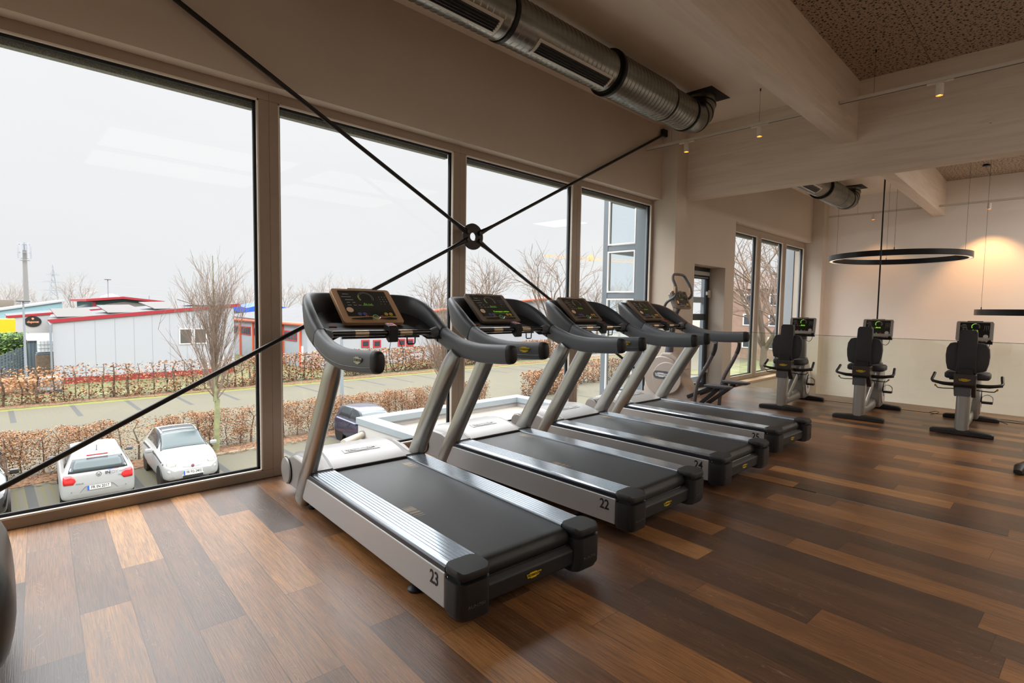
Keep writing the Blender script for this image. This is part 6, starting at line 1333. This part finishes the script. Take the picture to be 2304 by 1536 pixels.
s = MB(); s.sweep(spline([(-.42, -.002, .46), (-.34, -.010, .565), (-.26, -.016, .625), (0, -.02, .635), (.26, -.016, .625), (.34, -.010, .565), (.42, -.002, .46)], 5), (.012, .012), n=6); s.build('bumper_crease', pm('crease_shadow_grey', (120, 122, 124), .5), body)
for x in (-.60, .60): s = MB(); s.box(x-.005, x+.005, -.01, .02, .40, .68) if False else s.lathe([(.012, 0), (.012, .004)], c=(x, -.0, .50), axis=(0, -1, 0), n=8); s.build('bumper_sensor', M_bikegr, body)
# --- white retro city car, nose towards the windows (built tail at y=0, turned round)
st = [(0.0, .55, .40, .62, .44, .64), (.05, .74, .30, .80, .56, .92), (.18, .80, .26, .88, .58, 1.16), (.42, .81, .25, .93, .56, 1.36), (.8, .815, .24, .94, .545, 1.46), (1.35, .815, .24, .93, .54, 1.49), (1.75, .815, .24, .92, .53, 1.44), (2.15, .815, .24, .91, .54, 1.24), (2.48, .81, .25, .89, .60, 1.02), (2.85, .80, .25, .84, .60, .92), (3.2, .775, .25, .76, .56, .82), (3.42, .70, .26, .66, .50, .70), (3.54, .52, .32, .54, .40, .56)]
e, body, S_, patch, side, across = car((4.55, 17.52), 180-1.5, 3.54, 1.63, 1.49, st, M_cwhite, 'white rounded city car facing the window, dark side stripe and black roof front', (.62, 2.92), .30)
patch('windscreen', across(lambda f: 6.0-.45*f, (1.76, 2.46)), M_cglassl, .006)
patch('dark_roof_panel', across(lambda f: 7.0, (1.12, 1.74)), M_cglass, .006)
for sg in (-1, 1):
    patch('side_window', side(.5, 2.2, 5.3, 7.0, sg, 10, 4, lambda f, h: (.55+1.62*f+(.22*h if f < .3 else -.35*h*f), 5.25+1.30*h)), M_cglass, .006)
    patch('dark_side_stripe', side(.3, 3.1, 3.2, 3.9, sg, 14, 2, lambda f, h: (.30+2.95*f, 3.0+.85*h+(0.35*f))), pm('dark_stripe', (52, 54, 62), .3) if 'dark_stripe' not in bpy.data.materials else bpy.data.materials['dark_stripe'], .005)
    mirror(e, sg*.83, 2.12, .98, M_cwhite, sg, (.20, .11, .13))
    for x, y, z, r, nm in ((.545, 3.37, .735, .120, 'head_light'), (.60, 3.44, .545, .066, 'side_light')):
        n = Vector((sg*.28, .9, .42)).normalized(); s = MB(); s.lathe([(r, -.06), (r*1.02, .01), (r*.8, .035), (r*.3, .05), (.001, .052)], c=(sg*x, y, z), axis=n, n=24, cap=False); s.build(nm, M_head, body)
        s = MB(); s.lathe([(r*1.02, .0), (r*1.08, .012), (r*1.0, .02)], c=(sg*x, y, z), axis=n, n=24, cap=False); s.build(nm+'_ring', M_chrome, body)
FRf = frame3((-1, 0, 0), (0, -.10, 1))
plate(body, (0, 3.555, .475), FRf, 'FR FG 2402')
s = MB(); s.lathe([(.045, 0), (.045, .02), (.02, .025)], c=(0, 3.50, .655), axis=(0, 1, .45), n=16); s.build('round_emblem', pm('maroon_emblem', (96, 40, 54), .3), body)
for sg in (-1, 1): s = MB(); s.tube(spline([(sg*.06, 3.515, .645), (sg*.22, 3.49, .65), (sg*.34, 3.45, .665)], 4), .008, 6); s.build('chrome_whisker', M_chrome, body)
s = MB(); s.tube(spline([(-.66, 3.30, .44), (-.45, 3.47, .41), (-.2, 3.545, .40), (.2, 3.545, .40), (.45, 3.47, .41), (.66, 3.30, .44)], 5), .012, 6); s.build('bumper_chrome', M_chrome, body)
s = MB(); s.sweep(spline([(-.50, 3.44, .345), (-.2, 3.53, .34), (.2, 3.53, .34), (.50, 3.44, .345)], 5), (.05, .085), n=10, power=4); s.build('lower_grille', M_dark, body)
for sg in (-1, 1): s = MB(); s.lathe([(.04, 0), (.035, .02)], c=(sg*.46, 3.47, .345), axis=(sg*.3, 1, 0), n=14); s.build('fog_light', M_head, body)
for a, b in (((.10, 2.47, .985), (-.30, 2.42, .99)), ((-.12, 2.47, .985), (.36, 2.40, .99))): s = MB(); s.bar(a, b, .018, .014); s.build('windscreen_wiper', M_dark, body, smooth=0)
s = MB(); s.obox((.44, 2.33, 1.075), (.07, .005, .07), frame3((1, 0, 0), (0, -.8, .7))); s.build('green_badge', pm('green_windscreen_badge', (40, 140, 90), .5), body, smooth=0)
s = MB(); s.tube([(0, .5, 1.40), (0, .40, 1.55)], .007, 6); s.build('roof_antenna', M_dark, body)
# --- dark blue small car by the annex, nose towards the building
st = [(0.0, .60, .36, .64, .50, .70), (.05, .76, .28, .84, .58, 1.02), (.16, .81, .25, .92, .58, 1.28), (.34, .82, .24, .95, .57, 1.43), (.8, .82, .24, .94, .56, 1.48), (1.5, .82, .24, .92, .56, 1.47), (1.95, .82, .24, .90, .56, 1.38), (2.4, .82, .24, .88, .58, 1.12), (2.75, .81, .25, .86, .60, .98), (3.15, .79, .25, .80, .58, .88), (3.42, .70, .27, .68, .50, .72), (3.54, .54, .34, .56, .42, .58)]
e, body, S_, patch, side, across = car((11.32, 17.05), 180, 3.54, 1.64, 1.48, st, M_cnavy, 'dark blue small car parked behind the white annex wall', (.55, 2.97), .30)
patch('windscreen', across(lambda f: 6.0-.45*f, (2.0, 2.70)), M_cglassl, .006)
for sg in (-1, 1):
    patch('side_window', side(.4, 2.3, 5.3, 7.0, sg, 10, 4, lambda f, h: (.38+.95*f+(.15*h if f < .3 else 0), 5.15+1.35*h)), M_cglass, .006); patch('side_window', side(.4, 2.3, 5.3, 7.0, sg, 10, 4, lambda f, h: (1.38+.98*f-.32*h*f, 5.15+1.35*h)), M_cglass, .006)
    mirror(e, sg*.84, 2.28, .96, M_cnavy, sg)
s = MB(); [s.bar((sg*.8, 1.3, .80), (sg*.84, 1.48, .80), .02, .03) for sg in (-1, 1)]; s.build('door_handle', M_cnavy, body, smooth=0)
# --- black car cut by the left edge
st = [(0.0, .62, .36, .66, .50, .72), (.08, .82, .28, .92, .60, 1.05), (.4, .91, .25, 1.0, .60, 1.40), (1.0, .915, .24, 1.0, .60, 1.50), (1.9, .915, .24, .98, .60, 1.49), (2.5, .915, .24, .96, .60, 1.34), (3.1, .91, .24, .93, .64, 1.04), (3.7, .88, .25, .86, .64, .94), (4.15, .80, .27, .74, .58, .80), (4.35, .58, .34, .6, .46, .62)]
e, body, S_, patch, side, across = car((-0.58, 18.0), 180, 4.35, 1.83, 1.50, st, M_cblack, 'glossy black car cut off by the left edge of the picture', (.85, 3.45), .33)
patch('windscreen', across(lambda f: 6.0-.45*f, (2.35, 3.05)), M_cglass, .006)
for sg in (-1, 1):
    patch('side_window', side(.7, 2.8, 5.3, 7.0, sg, 10, 4, lambda f, h: (.75+2.0*f+(.2*h if f < .3 else -.35*h*f), 5.2+1.35*h)), M_cglass, .006)
    s = MB(); s.tube(spline([S_(.6, 5.1)+Vector((0.01, 0, 0)), S_(.8, 6.6)+Vector((.01, 0, .0)), S_(1.6, 6.85)+Vector((.01, 0, 0)), S_(2.35, 6.6)+Vector((.01, 0, 0)), S_(2.85, 5.1)+Vector((.01, 0, 0))], 6), .012, 6)
    if sg < 0:
        for i, v in enumerate(s.v): s.v[i] = (-v[0], v[1], v[2])
    s.build('chrome_window_trim', M_chrome, body); mirror(e, sg*.93, 2.72, 1.0, M_cblack, sg, (.20, .12, .14))
    s = MB(); s.lathe([(.13, 0), (.10, .05), (.001, .06)], c=(sg*.62, 4.02, .72), axis=(sg*.4, .9, .3), n=20, cap=False); s.build('head_light', M_head, body)
